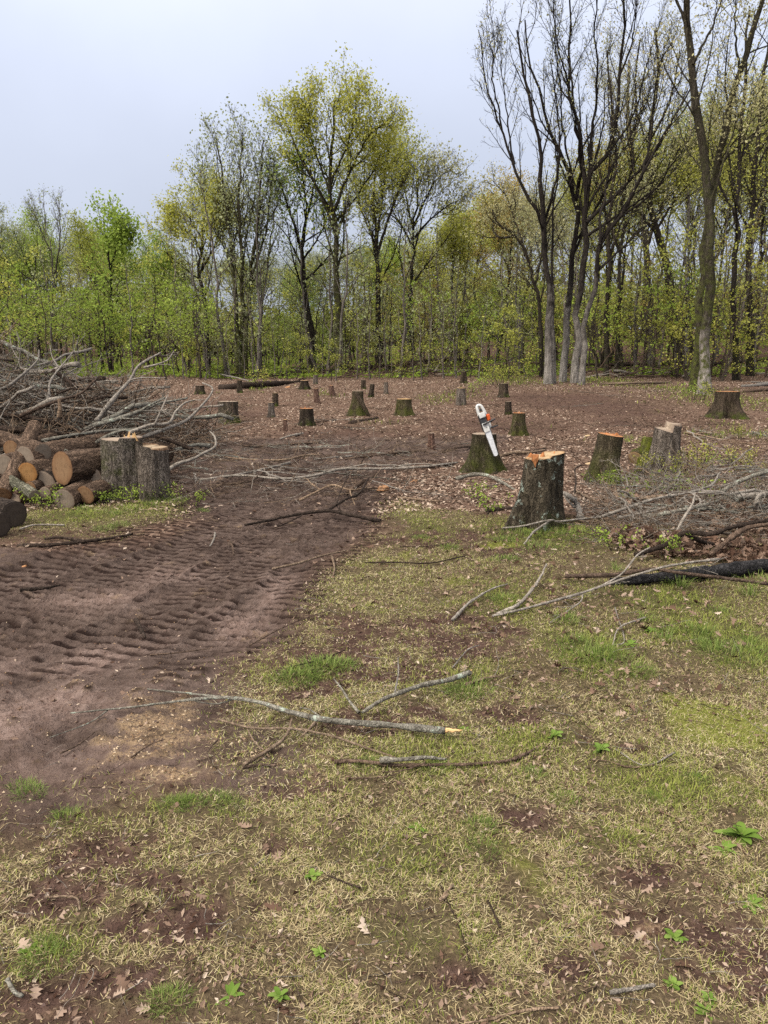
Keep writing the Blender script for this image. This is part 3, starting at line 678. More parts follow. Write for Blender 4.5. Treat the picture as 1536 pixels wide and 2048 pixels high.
hero('oak_tree', 'spreading tree right of centre with rounded grey-brown crown of many fine limbs', 53,
     [([(822, 740), (822, 640), (822, 560), (826, 500), (829, 450), (834, 390), (836, 340)], 12, 2), ([(826, 500), (802, 450), (782, 430), (760, 430)], 5, 1.5),
      ([(828, 480), (860, 440), (895, 412), (918, 400)], 5, 1.5), ([(829, 455), (850, 400), (872, 360), (890, 345)], 5, 1.5), ([(828, 465), (815, 410), (808, 360)], 4, 1.5)],
     LV(11, 8, 6, .42, .5, .5, .32), dict(per=2, size=.15, spread=.28), BK_DARK, L_SAGE, 4)
hero('poplar_tree', 'tall clump of several slender stems left of centre under a sparse grey-green crown', 45,
     [([(477, 752), (476, 680), (472, 600), (468, 540), (458, 460), (449, 390), (440, 330), (432, 275)], 12, 2),
      ([(484, 752), (484, 650), (485, 560), (480, 480), (478, 400), (482, 330), (484, 262)], 12, 2), ([(490, 752), (493, 640), (500, 560), (510, 490), (516, 420), (522, 350), (527, 280)], 11, 2),
      ([(474, 640), (462, 540), (432, 450), (412, 380), (405, 320)], 5, 1.5), ([(500, 560), (530, 470), (540, 400), (548, 330)], 5, 1.5)],
     LV(14, 7, 6, .27, .5, .5, .36, 26, 32, .12), dict(per=2, size=.13, spread=.25), BK_MOSS, L_GREY, 5)
hero('poplar_tree', 'thin pale twin-stemmed tree between the slender clump and the dark forked tree', 49,
     [([(516, 745), (521, 640), (530, 560), (541, 480), (552, 420), (560, 360)], 7, 1.5), ([(520, 650), (515, 560), (513, 480), (520, 420)], 4, 1.5)],
     LV(9, 5, 4, .3, .5, .5, .35, 28, 34, .1), dict(per=3, size=.14, spread=.2), BK_GREY, L_GREY, 6)
hero('oak_tree', 'crooked dark tree with an S-bent trunk at the left end of the tall row', 48,
     [([(416, 760), (414, 680), (411, 610), (402, 565), (398, 545), (404, 500), (406, 460), (410, 415)], 12, 3), ([(400, 550), (412, 525), (436, 480), (455, 445)], 6, 1.5),
      ([(403, 505), (385, 470), (362, 455)], 5, 1.5), ([(405, 470), (425, 430), (440, 415)], 4, 1.5)],
     LV(11, 8, 7, .42, .5, .5, .36, 42), dict(per=5, size=.125, spread=.2), BK_DARK, L_YEL, 7)
# the fan of dark trees right of centre
FAN = LV(9, 5, 4, .23, .5, .5, .3, 24, 32, .09); FL = dict(per=1, size=.085, spread=.12)
hero('oak_tree', 'leftmost tree of the dark fan, a long limb sweeping left', 35,
     [([(1098, 738), (1098, 640), (1094, 540), (1090, 480), (1086, 400), (1079, 310), (1062, 220), (1046, 140), (1034, 60)], 17, 3),
      ([(1091, 490), (1078, 430), (1050, 385), (1025, 318), (1000, 250), (976, 180), (965, 120), (957, 60)], 8, 1.5), ([(1089, 450), (1110, 370), (1120, 290), (1112, 200), (1100, 120)], 6, 1.5),
      ([(1000, 250), (985, 150), (990, 90), (985, 40)], 4, 1.2), ([(1025, 318), (1015, 240), (1005, 160), (1000, 90)], 4, 1.2)],
     FAN, FL, BK_PALE, L_SAGE, 8, flare=1.2)
hero('oak_tree', 'thin grey stem standing close against the right side of the long-limbed tree', 35.6,
     [([(1109, 738), (1107, 640), (1104, 520), (1106, 430), (1114, 350), (1110, 280)], 9, 2)], LV(6, 4, 4, .22, .5, .5, .5), dict(per=3, size=.13), BK_PALE, L_SAGE, 9)
hero('oak_tree', 'second tree of the dark fan, leaning up and left above a grey foot', 36.5,
     [([(1127, 730), (1133, 640), (1145, 540), (1150, 460), (1152, 400), (1138, 350), (1105, 280), (1085, 200), (1062, 130), (1050, 40)], 15, 2.5),
      ([(1152, 400), (1162, 330), (1150, 250), (1142, 150), (1140, 50)], 8, 2), ([(1145, 370), (1125, 250), (1120, 150), (1105, 60)], 5, 1.5), ([(1148, 480), (1190, 420), (1222, 350), (1232, 300)], 5, 1.5)], FAN, FL, BK_PALE, L_SAGE, 10, flare=1.15)
hero('oak_tree', 'central tree of the dark fan, forking into steep limbs that reach the top edge', 35.5,
     [([(1149, 740), (1156, 650), (1166, 560), (1172, 480), (1173, 400), (1182, 345), (1208, 318), (1233, 250), (1240, 150), (1246, 40), (1250, -60)], 16, 3),
      ([(1173, 400), (1168, 330), (1158, 260), (1140, 180), (1140, 60), (1145, -60)], 9, 2), ([(1173, 445), (1228, 392), (1288, 330), (1330, 270), (1375, 180)], 8, 2),
      ([(1182, 345), (1185, 250), (1195, 150), (1190, 40), (1195, -60)], 6, 2), ([(1208, 318), (1262, 240), (1290, 150), (1310, 60)], 5, 1.5), ([(1173, 420), (1215, 350), (1270, 260), (1300, 190)], 5, 1.5), ([(1175, 470), (1250, 420), (1320, 370), (1365, 320)], 6, 1.5), ([(1240, 150), (1265, 80), (1275, -20)], 4, 1.5), ([(1140, 180), (1115, 90), (1105, -10)], 4, 1.5)], FAN, FL, BK_PALE, L_SAGE, 11, flare=1.15)
hero('oak_tree', 'rightmost tree of the dark fan with a slanting pale foot and limbs swept right', 34,
     [([(1164, 747), (1172, 650), (1188, 550), (1200, 490), (1240, 435), (1282, 360), (1322, 280), (1370, 200), (1400, 120)], 13, 2),
      ([(1200, 490), (1202, 430), (1215, 360), (1222, 280), (1228, 200)], 6, 1.5), ([(1240, 435), (1300, 390), (1350, 320), (1385, 270)], 5, 1.5), ([(1188, 550), (1240, 500), (1300, 440), (1330, 410)], 6, 1.5), ([(1282, 360), (1300, 280), (1310, 180), (1330, 90)], 5, 1.5)], FAN, FL, BK_PALE, L_SAGE, 12, flare=1.2)
hero('oak_tree', 'stout tree at right with pale flaring foot and tall trunk running off the top', 28,
     [([(1408, 792), (1411, 700), (1417, 600), (1420, 500), (1415, 400), (1405, 310), (1394, 220), (1386, 130), (1376, 50), (1366, -80), (1360, -220)], 21, 9),
      ([(1416, 420), (1445, 330), (1465, 270), (1480, 220)], 5, 2), ([(1385, 130), (1430, 40), (1460, -60)], 5, 2), ([(1376, 60), (1340, -40), (1330, -140)], 6, 2)],
     [dict(d_, rf=.26 if j_ == 0 else .5) for j_, d_ in enumerate(LV(9, 6, 6, .24, .5, .5, .45, 40))], dict(per=4, size=.09, spread=.2), bark('stout_trunk_bark', (.026, .022, .016), (.088, .077, .056), 9, moss=.6, mh=10, mossc=(.07, .078, .022), pale=(.40, .36, .32), ph=(.8, 3.0)), L_SAGE, 13, flare=1.75, amp=.25)
hero('oak_tree', 'dark mossy trunk half hidden behind the stout right-hand trunk, leaning off to the upper right', 30,
     [([(1389, 778), (1395, 680), (1403, 580), (1412, 470), (1432, 340), (1455, 240), (1480, 150), (1510, 50), (1535, -40)], 18, 9), ([(1432, 340), (1480, 290), (1540, 240)], 6, 2), ([(1480, 150), (1470, 60), (1475, -40)], 5, 2)],
     [dict(d_, rf=.3 if j_ == 0 else .5) for j_, d_ in enumerate(LV(7, 6, 6, .26, .5, .5, .45))], dict(per=4, size=.09, spread=.2), BK_MOSS, L_SAGE, 14, amp=.2)
hero('oak_tree', 'black leaning trunk bending left behind the fan, set back in the wood', 48,
     [([(1361, 712), (1347, 620), (1336, 540), (1311, 460), (1299, 400), (1298, 330), (1308, 240), (1312, 150), (1310, 60)], 20, 4), ([(1299, 400), (1270, 340), (1262, 260), (1268, 180)], 7, 2),
      ([(1311, 460), (1350, 400), (1390, 360)], 6, 2), ([(1304, 280), (1340, 200), (1360, 100)], 6, 2)], LV(8, 6, 6, .28, .5, .5, .4), dict(per=4, size=.09, spread=.2), BK_DARK, L_SAGE, 15)
hero('oak_tree', 'slim dark trunk near the right edge standing clear on the leafy bank', 40,
     [([(1474, 752), (1468, 640), (1468, 540), (1475, 430), (1480, 300), (1490, 150), (1500, 20)], 12, 4), ([(1474, 440), (1440, 370), (1420, 290)], 5, 2), ([(1479, 320), (1520, 250), (1560, 180)], 5, 2)], LV(8, 6, 6, .28, .5, .5, .35), dict(per=4, size=.09, spread=.2), BK_DARK, L_YEL, 16)
hero('oak_tree', 'rough dark trunk at the far right edge with crooked side limbs', 44,
     [([(1502, 735), (1500, 600), (1504, 450), (1512, 300), (1527, 180), (1540, 60)], 14, 5), ([(1503, 470), (1470, 400), (1455, 340)], 6, 2), ([(1508, 340), (1480, 260), (1440, 220)], 6, 2), ([(1510, 320), (1550, 250), (1580, 200)], 6, 2)], LV(8, 6, 6, .28, .5, .5, .35), dict(per=4, size=.09, spread=.2), BK_DARK, L_YEL, 17)
hero('oak_tree', 'broad grey trunk standing between the fan and the black leaning trunk', 52,
     [([(1302, 705), (1298, 600), (1290, 500), (1275, 420), (1262, 330), (1255, 230), (1258, 120)], 18, 4), ([(1290, 500), (1320, 420), (1345, 330)], 7, 2), ([(1262, 330), (1230, 240), (1215, 160)], 6, 2)], LV(8, 6, 6, .3, .5, .5, .35), dict(per=4, size=.09, spread=.2), BK_GREY, L_SAGE, 18)
hero('birch_tree', 'pale straight trunk just right of the black leaning one', 50,
     [([(1370, 700), (1372, 600), (1373, 500), (1376, 400), (1380, 280), (1385, 160)], 9, 3)], LV(11, 6, 5, .26, .5, .5, .35), dict(per=4, size=.09, spread=.2), bark('pale_bark', (.16, .145, .125), (.40, .37, .33), 8), L_YEL, 19)
hero('oak_tree', 'dark slender trunk behind the right-hand limbs of the fan', 46,
     [([(1236, 715), (1235, 620), (1240, 520), (1250, 420), (1262, 330), (1270, 200), (1280, 80)], 9, 3), ([(1240, 510), (1210, 420), (1200, 330)], 5, 2)], LV(9, 6, 5, .28, .5, .5, .35), dict(per=4, size=.09, spread=.2), BK_DARK, L_RUST, 20)
hero('oak_tree', 'dark trunk seen between the two right-hand stems of the fan', 43,
     [([(1214, 720), (1214, 620), (1216, 520), (1222, 430), (1230, 330), (1225, 220), (1215, 100)], 10, 3), ([(1216, 520), (1245, 440), (1270, 380)], 5, 2)], LV(9, 6, 5, .28, .5, .5, .35), dict(per=4, size=.09, spread=.2), BK_DARK, L_SAGE, 21)
hero('oak_tree', 'tree with a crooked limb reaching left just before the fan', 42,
     [([(1085, 720), (1080, 640), (1070, 570), (1050, 510), (1030, 470), (1000, 450), (985, 420)], 10, 3), ([(1072, 570), (1085, 500), (1090, 440)], 5, 2), ([(1030, 470), (1000, 475), (985, 455), (992, 430)], 5, 2), ([(1050, 510), (1030, 440), (1010, 390), (985, 360)], 5, 1.5)], LV(8, 6, 5, .32, .5, .5, .35), dict(per=4, size=.09, spread=.2), BK_DARK, L_SAGE, 22)
hero('ash_tree', 'nearly bare tree rising above the left wood, fine upright twigs against the sky', 52,
     [([(112, 740), (110, 640), (106, 560), (100, 500), (92, 450), (86, 405)], 7, 1.2), ([(106, 560), (118, 500), (120, 450), (118, 405)], 4, 1.2), ([(100, 500), (78, 450), (66, 420)], 3, 1)], LV(10, 5, 4, .26, .5, .5, .35, 22, 28, .14), dict(per=1, size=.12), BK_GREY, L_GREY, 23)
hero('poplar_tree', 'leafy tree with a tuft-topped crown that stands highest in the left wood', 50,
     [([(222, 745), (221, 640), (220, 540), (214, 480), (208, 440)], 9, 2), ([(220, 540), (238, 480), (246, 455)], 4, 1.5)], LV(14, 7, 6, .34, .5, .5, .25, 36), dict(per=3, size=.18, spread=.3), BK_DARK, L_GRN, 24)

# ---- the wood behind: generic trees, copied
def generic(name, H, seed, lm, bk, per, size, n1=14, t0=.3, l1=.34, ang=45, r=.13, fork=True):
    g = rs(seed); root = empty(name, (0, 0, 0))
    n = 7; p = np.zeros((n, 3)); p[:, 2] = np.linspace(0, H, n); p[1:, :2] = np.cumsum(g.randn(n - 1, 2) * .035 * H / 2, 0)
    st = [(list(p), r, .025)]
    if fork:
        for i in range(2):
            a = p[3] + (p[4] - p[3]) * g.rand(); d = norm(np.array([g.randn() * .5, g.randn() * .5, 1.]))
            st.append(([a, a + d * H * .2 + [0, 0, 0], a + d * H * .42 + [0, 0, H * .03]], r * .5, .02))
    grow_tree(name, root, st, LV(n1, 6, 5, l1, .5, .5, t0, ang), dict(per=per, size=size, spread=.32), bk, lm, seed)
    return root
protos = []
for i, (H, lm, bk, per, size, n1, t0, l1, ang) in enumerate([
        (12.5, L_YEL, BK_DARK, 5, .155, 13, .22, .30, 45), (12, L_GRN, BK_DARK, 5, .155, 13, .2, .30, 45), (13, L_RUST, BK_DARK, 6, .135, 13, .25, .30, 38), (14, L_SAGE, BK_GREY, 4, .12, 12, .3, .3, 36),
        (11, L_GRN, BK_GREY, 6, .155, 14, .12, .34, 60), (11.5, L_YEL, BK_GREY, 6, .155, 14, .12, .32, 55), (15, L_YEL, BK_DARK, 4, .13, 12, .35, .3, 36), (13, L_GREY, BK_DARK, 4, .12, 12, .3, .3, 32)]):
    protos.append((generic('woodland_tree', H, 300 + i, lm, bk, per, size, n1, t0, l1, ang), H))
used = set(); r = rs(5)
WOOD = {0: 'yellow-green leafing tree standing in the dense wood behind the clearing', 1: 'fresh green leafing tree standing in the dense wood behind the clearing', 2: 'rusty budding tree standing in the dense wood behind the clearing', 3: 'pale grey-stemmed tree in thin bud standing in the wood behind the clearing',
        4: 'low-branched bright green tree standing in the wood behind the clearing', 5: 'low-branched yellowish tree standing in the wood behind the clearing', 6: 'taller yellow-green tree rising inside the wood behind the clearing', 7: 'sparse grey-green tree standing inside the wood behind the clearing'}
def put(i, x, y, s, grp='trees of the wood behind the clearing'):
    root, H = protos[i]; loc = (x, y, float(base_z(x, y)) - .05); rot = (r.randn() * .03, r.randn() * .03, r.rand() * 6.28)
    if i not in used:
        used.add(i); root.location = loc; root.rotation_euler = rot; root.scale = (s,) * 3; o = tag(root, WOOD[i], 'tree', grp)
    else: o = dup(root, loc, rot, s, WOOD[i], grp)
    return o
# skyline of the wood in photo pixels: crown top against x
SKY_X = [-300, 0, 30, 60, 110, 150, 190, 250, 300, 340, 420, 480, 560, 640, 720, 800, 860, 900, 950, 1000, 1060, 1150, 1250, 1350, 1450, 1536, 1900]
SKY_Y = [410, 435, 450, 470, 460, 445, 460, 470, 475, 510, 560, 590, 600, 600, 560, 500, 450, 420, 400, 400, 380, 340, 300, 260, 230, 200, 200]
for k in range(110):
    y = 49 + 38 * r.rand() ** 1.2; u = -240 + 2020 * ((k * .618) % 1); x = (u - CU) / F * y
    top = np.interp(u, SKY_X, SKY_Y) + 5 + 45 * r.rand() + (y - 50) * .6
    h = (733 - top) / F * y + 1.6 - float(base_z(x, y))
    if 380 < u < 800 and y < 60: y += 15
    if u < 380: i = [0, 1, 4, 5, 7, 1, 4, 3][int(r.rand() * 8)]
    elif u < 800: i = [7, 7, 3, 1, 4][int(r.rand() * 5)]
    elif u < 1020: i = [0, 5, 2, 5, 0, 6][int(r.rand() * 6)]
    else: i = [3, 6, 6, 3, 7, 3, 6][int(r.rand() * 7)]
    s = max(4.5, h) / protos[i][1] * (.9 + .15 * r.rand())
    put(i, x, y, min(max(s, .68), 1.9))
# understorey: small trees with level sprays of new leaves, and bare poles
sap = []
for i, (H, lm, per, size) in enumerate([(5.5, L_YEL, 9, .105), (4.5, L_GRN, 9, .105), (6, L_RUST, 6, .10), (3.2, L_YEL, 11, .09), (5, L_GREY, 3, .09), (2.6, L_GRN, 12, .085)]):
    root = empty('understorey_tree' if i != 4 else 'bare_sapling', (0, 0, 0)); g2 = rs(400 + i)
    p = np.zeros((6, 3)); p[:, 2] = np.linspace(0, H, 6); p[1:, :2] = np.cumsum(g2.randn(5, 2) * .09, 0)
    grow_tree('u', root, [(list(p), .035 + .004 * H, .008)], [dict(n=15 if i != 4 else 9, t0=.16 if i in (3, 5) else .24, lf=.40 if i != 4 else .25, ang=72 if i != 4 else 35, N=6, up=.015 if i != 4 else .08, rmin=.006, flat=.1), dict(n=6, t0=.2, lf=.5, ang=45, N=4, up=.0, rmin=.004, flat=.3)],
              dict(per=per, size=size, spread=.10), BK_TWIG if i != 4 else BK_GREY, lm, 400 + i)
    sap.append((root, H))
SAPL = ['small understorey tree with level sprays of yellow-green leaves below the tall trees', 'small understorey tree with level sprays of fresh green leaves below the tall trees', 'small understorey tree with rusty new leaves below the tall trees',
        'short yellow-green sapling at the edge of the wood', 'thin bare pole of a sapling at the edge of the wood', 'low green bush at the edge of the wood']
su = set()
def put_sap(i, x, y, s):
    root, H = sap[i]; loc = (x, y, float(base_z(x, y)) - .05); rot = (r.randn() * .05, r.randn() * .05, r.rand() * 6.28); g_ = 'saplings and bushes of the understorey'
    if i not in su: su.add(i); root.location = loc; root.rotation_euler = rot; root.scale = (s,) * 3; tag(root, SAPL[i], 'sapling', g_)
    else: dup(root, loc, rot, s, SAPL[i], g_)
for k in range(150):
    u = -200 + 1940 * ((k * .618 + .3) % 1); y = 40.5 + 24 * r.rand() ** 1.1
    if u < 420: y = 38 + 18 * r.rand()
    if 420 < u < 800 and y < 47: y += 6
    if u > 1000: y = 38.5 + 20 * r.rand()
    i = [0, 1, 1, 0, 1, 4][int(r.rand() * 6)] if u < 420 else ([4, 5, 1, 4, 0][int(r.rand() * 5)] if u < 720 else [0, 0, 2, 1, 3, 0][int(r.rand() * 6)])
    put_sap(i, (u - CU) / F * y, y, .75 + .6 * r.rand())
for k in range(60):
    u = 380 + 1180 * r.rand(); y = 43 + 18 * r.rand(); put_sap(4, (u - CU) / F * y, y, 1.2 + 1.0 * r.rand())
for k in range(48):
    u = 340 + 760 * ((k * .618 + .1) % 1); y = 40 + 6 * r.rand()
    put_sap([4, 4, 3, 4, 4][k % 5], (u - CU) / F * y, y, .45 + .45 * r.rand())

# low green growth on the floor of the wood
g2 = rs(78); n = 60000; y = 43 + 42 * g2.rand(n) ** 1.2; x = (-300 + 2140 * g2.rand(n) - CU) / F * y; k = fbm(x * .35, y * .35, 79, 3) + .25 * (x < -8) > .46; x, y = x[k], y[k]; n = len(x)
c = np.stack([x, y, base_z(x, y) + .04 + .75 * g2.rand(n) ** 2 * vn(x * .6, y * .6, 80)], 1); a = norm(g2.randn(n, 3) * [1, 1, .5]); b = norm(np.cross(a, g2.randn(n, 3))); s = (.05 + .07 * g2.rand(n))[:, None]
tag(mk('undergrowth', np.stack([c - a * s, c + b * s * .7, c + a * s, c - b * s * .7], 1), np.arange(n * 4).reshape(-1, 4), None, L_GRN, smooth=False, attrs={'tint': np.repeat(g2.rand(n) * .7, 4)}), kind='stuff')
# far wood that reads as one mass
g2 = rs(77); bw = Bag(); n = 620
yb = 88 + 45 * g2.rand(n); ub = np.where(g2.rand(n) < .4, 300 + 750 * g2.rand(n), -500 + 2500 * g2.rand(n)); xb = (ub - CU) / F * yb
top = np.interp(ub, SKY_X, SKY_Y); top = np.maximum(top, 500) + 50 + 60 * g2.rand(n); hb = np.maximum(4, (733 - top) / F * yb + 1.6 - base_z(xb, yb))
zb = base_z(xb, yb); pts = np.stack([np.stack([xb + hb * .02 * g2.randn(n) * k, yb, zb - .2 + hb * k / 3], 1) for k in range(4)], 1)
V, Q, _ = tubes(pts, np.linspace(.16, .05, 4)[None] * np.ones((n, 1)), 5); bw.add(V, Q, m=0)
m = 130; c = np.repeat(np.stack([xb, yb, zb + hb * .55], 1), m, 0) + g2.randn(n * m, 3) * np.stack([np.repeat(1.5 + hb * .1, m)] * 2 + [np.repeat(hb * .26, m)], 1)
c[:, 2] = np.maximum(c[:, 2], base_z(c[:, 0], c[:, 1]) + 2.5 * g2.rand(n * m))
a = norm(g2.randn(n * m, 3)); b = norm(np.cross(a, g2.randn(n * m, 3))); s = (.22 + .25 * g2.rand(n * m))[:, None]
bw.add(np.stack([c - a * s, c + b * s * .7, c + a * s, c - b * s * .7], 1), np.arange(n * m * 4).reshape(-1, 4), a=np.repeat(np.repeat(g2.rand(n), m) * .6 + .4 * g2.rand(n * m), 4), m=1)
tag(bw.build('distant_woods', [BK_DARK, leafmat('distant_leaves', [(0, (.17, .145, .06)), (.35, (.21, .235, .075)), (.7, (.32, .34, .11)), (1, (.42, .40, .19))], .4, 0)], smooth=False), kind='stuff')
# ------------------------------------------------------------------ stumps
SB_MOSS = bark('mossy_stump_bark', (.030, .023, .015), (.120, .098, .066), 16, (1, 1, .18), moss=.85, mh=.55, mossc=(.058, .064, .016))
SB_LICH = bark('lichened_stump_bark', (.026, .021, .015), (.135, .112, .078), 17, (1, 1, .16), moss=.35, mh=.25, lichen=.075)
SB_GREY = bark('weathered_stump_bark', (.060, .048, .038), (.26, .222, .185), 17, (1, 1, .16), moss=.22, mh=.3)
SB_DARK = bark('dark_stump_bark', (.024, .018, .013), (.098, .076, .056), 16, (1, 1, .18), moss=.55, mh=.22)
SB_RED = bark('reddish_stump_bark', (.070, .038, .028), (.235, .150, .115), 18, (1, 1, .18))
CW_OR = cutwood('fresh_orange_cut', (.34, .175, .08), (.29, .115, .042)); CW_TAN = cutwood('tan_cut', (.50, .33, .16), (.40, .22, .095)); CW_PALE = cutwood('pale_cut', (.36, .265, .155), (.26, .155, .075))
CW_OLD = cutwood('weathered_cut', (.28, .21, .145), (.16, .11, .075), grey=.3)
SPL = plain('torn_heartwood', (.32, .135, .055), .85, .1, noise=.35, nscale=25)
def stem_mesh(H, rb, rt, seed, nth=56, nh=22, lob=.28, nl=5, slant=(0, 0), lean=(0, 0), ridge=.06, step=0.0, off=(0, 0)):
    g = rs(seed); th = np.arange(nth) * 2 * math.pi / nth; t = np.concatenate([[-.12], np.linspace(0, 1, nh) ** 1.15])
    TH, T = np.meshgrid(th, t); tc_ = np.clip(T, 0, 1); ph = g.rand(3) * 6.28
    lobes = 1 + lob * (np.cos(nl * TH + ph[0]) * .6 + np.cos((nl - 2) * TH + ph[1]) * .5 + .4 * np.cos(2 * TH + ph[2])) * (1 - tc_) ** 1.6
    R = (rt + (rb - rt) * (1 - tc_) ** 2.3) * lobes * (1 + .05 * np.cos(2 * TH + ph[1]) + .04 * np.cos(3 * TH + ph[2]))
    cx, sx = np.cos(TH), np.sin(TH)
    R = R * (1 + ridge * 2 * (np.abs(fbm(cx * nl * 1.9 + 9, sx * nl * 1.9 + T * 1.1, seed, 3) - .5) * 2 - .22) + .06 * (fbm(cx * 1.5 + T * 3, sx * 1.5 + 3, seed + 5, 2) - .5))
    X = R * cx; Y = R * sx
    Hh = H + slant[0] * X / rt * H + slant[1] * Y / rt * H + step * H * (X > rt * .12)
    Zz = np.where(T < 0, -.14, T * Hh)
    X = X + lean[0] * Zz + off[0]; Y = Y + lean[1] * Zz + off[1]
    V = np.stack([X, Y, Zz], -1); n0 = len(t); idx = np.arange(n0 * nth).reshape(n0, nth); nx = np.roll(idx, -1, 1)
    Q = np.stack([idx[:-1], nx[:-1], nx[1:], idx[1:]], -1).reshape(-1, 4)
    top = V[-1]; c = top.mean(0); rr = np.array([.0, .25, .5, .75, .93, 1.0]); D = c[None, None] + (top - c)[None] * rr[1:, None, None]
    D[:-1, :, 2] += (fbm(D[:-1, :, 0] * 30, D[:-1, :, 1] * 30, seed + 9, 2) - .5) * .012 * min(1, rt / .15)
    if step: D[..., 2] = np.where(D[..., 0] - off[0] - lean[0] * H > rt * .12, np.maximum(D[..., 2], c[2] + step * H * .45), np.minimum(D[..., 2], c[2] - step * H * .2)); D[-1] = top
    DV = np.vstack([c[None], D.reshape(-1, 3)]); di = 1 + np.arange(5 * nth).reshape(5, nth); dn = np.roll(di, -1, 1)
    DT = np.stack([np.zeros(nth, int), di[0], dn[0]], -1); DQ = np.stack([di[:-1], di[1:], dn[1:], dn[:-1]], -1).reshape(-1, 4)
    tint = np.concatenate([[0], np.repeat(rr[1:], nth)])
    return V.reshape(-1, 3), Q, DV, DQ, DT, tint
def spikes(pts, h, r, g):
    B = Bag()
    for p in pts:
        hh = h * (.4 + .8 * g.rand()); w = r * (.6 + .8 * g.rand()); a = g.rand() * 3.1
        d = np.array([math.cos(a), math.sin(a), 0]) * w; e = np.array([-math.sin(a), math.cos(a), 0]) * w * .5; p = np.asarray(p)
        tip = p + [g.randn() * h * .2, g.randn() * h * .2, hh]
        V = [p - d - e - [0, 0, .01], p + d - e - [0, 0, .01], p + d + e - [0, 0, .01], p - d + e - [0, 0, .01], tip - d * .35, tip + d * .3]
        B.add(V, [[0, 1, 5, 4], [2, 3, 4, 5]], [[1, 2, 5], [3, 0, 4]])
    return B
def stump(label, u, vb, vt, wb, wt, seed, bk=SB_MOSS, cw=CW_TAN, tu=None, spl=0, group=None, **kw):
    p = P(u, vb); d = dep(p); k = d / F; rb, rt = wb * k / 2, wt * k / 2
    c = np.array([p[0], p[1] + rb * .7, 0]); c[0] *= c[1] / p[1]; c[2] = float(base_z(c[0], c[1])) - .02
    H = max(.08, (at(u, vt, c[1] - .3 * rt)[2] - c[2]))
    ln = ((tu - u) * k / H if tu is not None else 0, 0)
    far = wb < 60
    V, Q, DV, DQ, DT, ti = stem_mesh(H, rb, rt, seed, 30 if far else 64, 9 if far else 24, lean=ln, **kw)
    root = empty('tree_stump', c)
    mk('bark', V, Q, None, bk, root); mk('cut_face', DV, DQ, DT, cw, root, smooth=False, attrs={'tint': ti})
    if spl:
        g = rs(seed); n = spl; a = np.linspace(-.75, .45, n)
        pts = [[rt * (x) + ln[0] * H, rt * (.12 * g.randn() - .1) + ln[1] * H, H * 1.0 + .003] for x in a]
        spikes(pts, min(.05, rt * .22), rt * .14, g).build('splinters', [SPL], root, smooth=False)
    return tag(root, label, 'tree stump', group)
s1 = stump('large lichen-spotted stump in the grass right of the mud, nearest to the camera', 1068, 1060, 914, 108, 80, 501, SB_LICH, CW_PALE, 1083, 3, slant=(.035, .0), lob=.34, step=.03)
s2 = stump('mossy stump carrying the chainsaw on its top', 967, 946, 868, 92, 52, 502, SB_MOSS, CW_OLD, 966, lob=.3)
stump('mossy stump with a thin orange-rimmed cut and splinter ridge, behind the nearest stump', 1205, 966, 870, 84, 51, 503, SB_MOSS, CW_OR, 1217, 5, lob=.3, slant=(-.035, .01))
stump('weathered grey stump among green sprouts beside a tan cut log end', 1322, 955, 861, 66, 50, 504, SB_GREY, CW_OLD, 1328, step=.16, lob=.45, ridge=.10, slant=(-.06, .03))
stump('dark mossy stump below the pale-footed stout tree at right edge', 1450, 838, 783, 70, 44, 505, SB_DARK, CW_OR, 1450, lob=.4)
stump('stump with a bright orange notched top just right of the chainsaw', 1035, 872, 826, 34, 24, 506, SB_MOSS, CW_OR, 1036, 4, lob=.35)
stump('thin dark stump behind the orange-notched one', 1016, 829, 803, 15, 12, 507, SB_DARK, CW_OLD)
stump('dark stump in the pale grass, behind the thin dark one', 1006, 795, 767, 25, 17, 508, SB_DARK, CW_OLD, 1007, lob=.4)
stump('straight grey-tan stump left of the chainsaw, far back', 922, 810, 776, 22, 18, 509, SB_GREY, CW_TAN)
stump('small dark stump farthest back in the middle of the slope', 927, 767, 743, 15, 11, 510, SB_DARK, CW_OLD)
stump('squat mossy stump with a yellowish top and flared foot', 808, 832, 798, 42, 29, 511, SB_MOSS, CW_TAN, 808, lob=.3)
s12 = stump('tall cone-shaped mossy stump with a dark slab leaning on it', 714, 832, 782, 44, 22, 512, SB_MOSS, CW_OLD, 716, lob=.3)
stump('slim dark leaning stump right of the cone-shaped one', 741, 795, 768, 12, 9, 513, SB_DARK, CW_OLD, 745)
stump('slim upright dark stump behind the leaning slim one', 727, 778, 760, 10, 9, 514, SB_DARK, CW_OLD)
stump('slim grey stump right of the leaning slim one', 772, 788, 764, 10, 8, 515, SB_GREY, CW_PALE)
stump('dark straight stump with an orange top near the far edge of the mud', 613, 852, 817, 32, 27, 516, SB_DARK, CW_OR, 613, 3)
stump('wide dark grassy-footed stump just beyond the brush pile', 459, 847, 803, 44, 39, 517, bark('wide_stump_bark', (.030, .024, .018), (.150, .125, .098), 17, (1, 1, .16), moss=.6, mh=.35), CW_OLD, 458)
stump('dark narrow stump right behind a paler one, mid-left', 551, 813, 786, 14, 12, 518, SB_DARK, CW_PALE)
stump('pale greyish stump with grass at its foot, mid-left', 543, 835, 805, 16, 12, 519, SB_GREY, CW_PALE)
stump('very small brown stump left of the orange-topped dark one', 571, 862, 839, 10, 8, 520, SB_RED, CW_TAN)
stump('low broad stump with orange side cut near the fallen log', 609, 779, 761, 22, 17, 521, SB_DARK, CW_TAN, 609, lob=.4)
stump('pinkish split stump between the cone-shaped and the low broad one', 634, 806, 777, 14, 9, 522, SB_RED, CW_PALE, 633, 3)
stump('torn pale reddish stump, upper middle of the slope', 666, 793, 771, 14, 10, 523, SB_RED, CW_PALE, 662, 3)
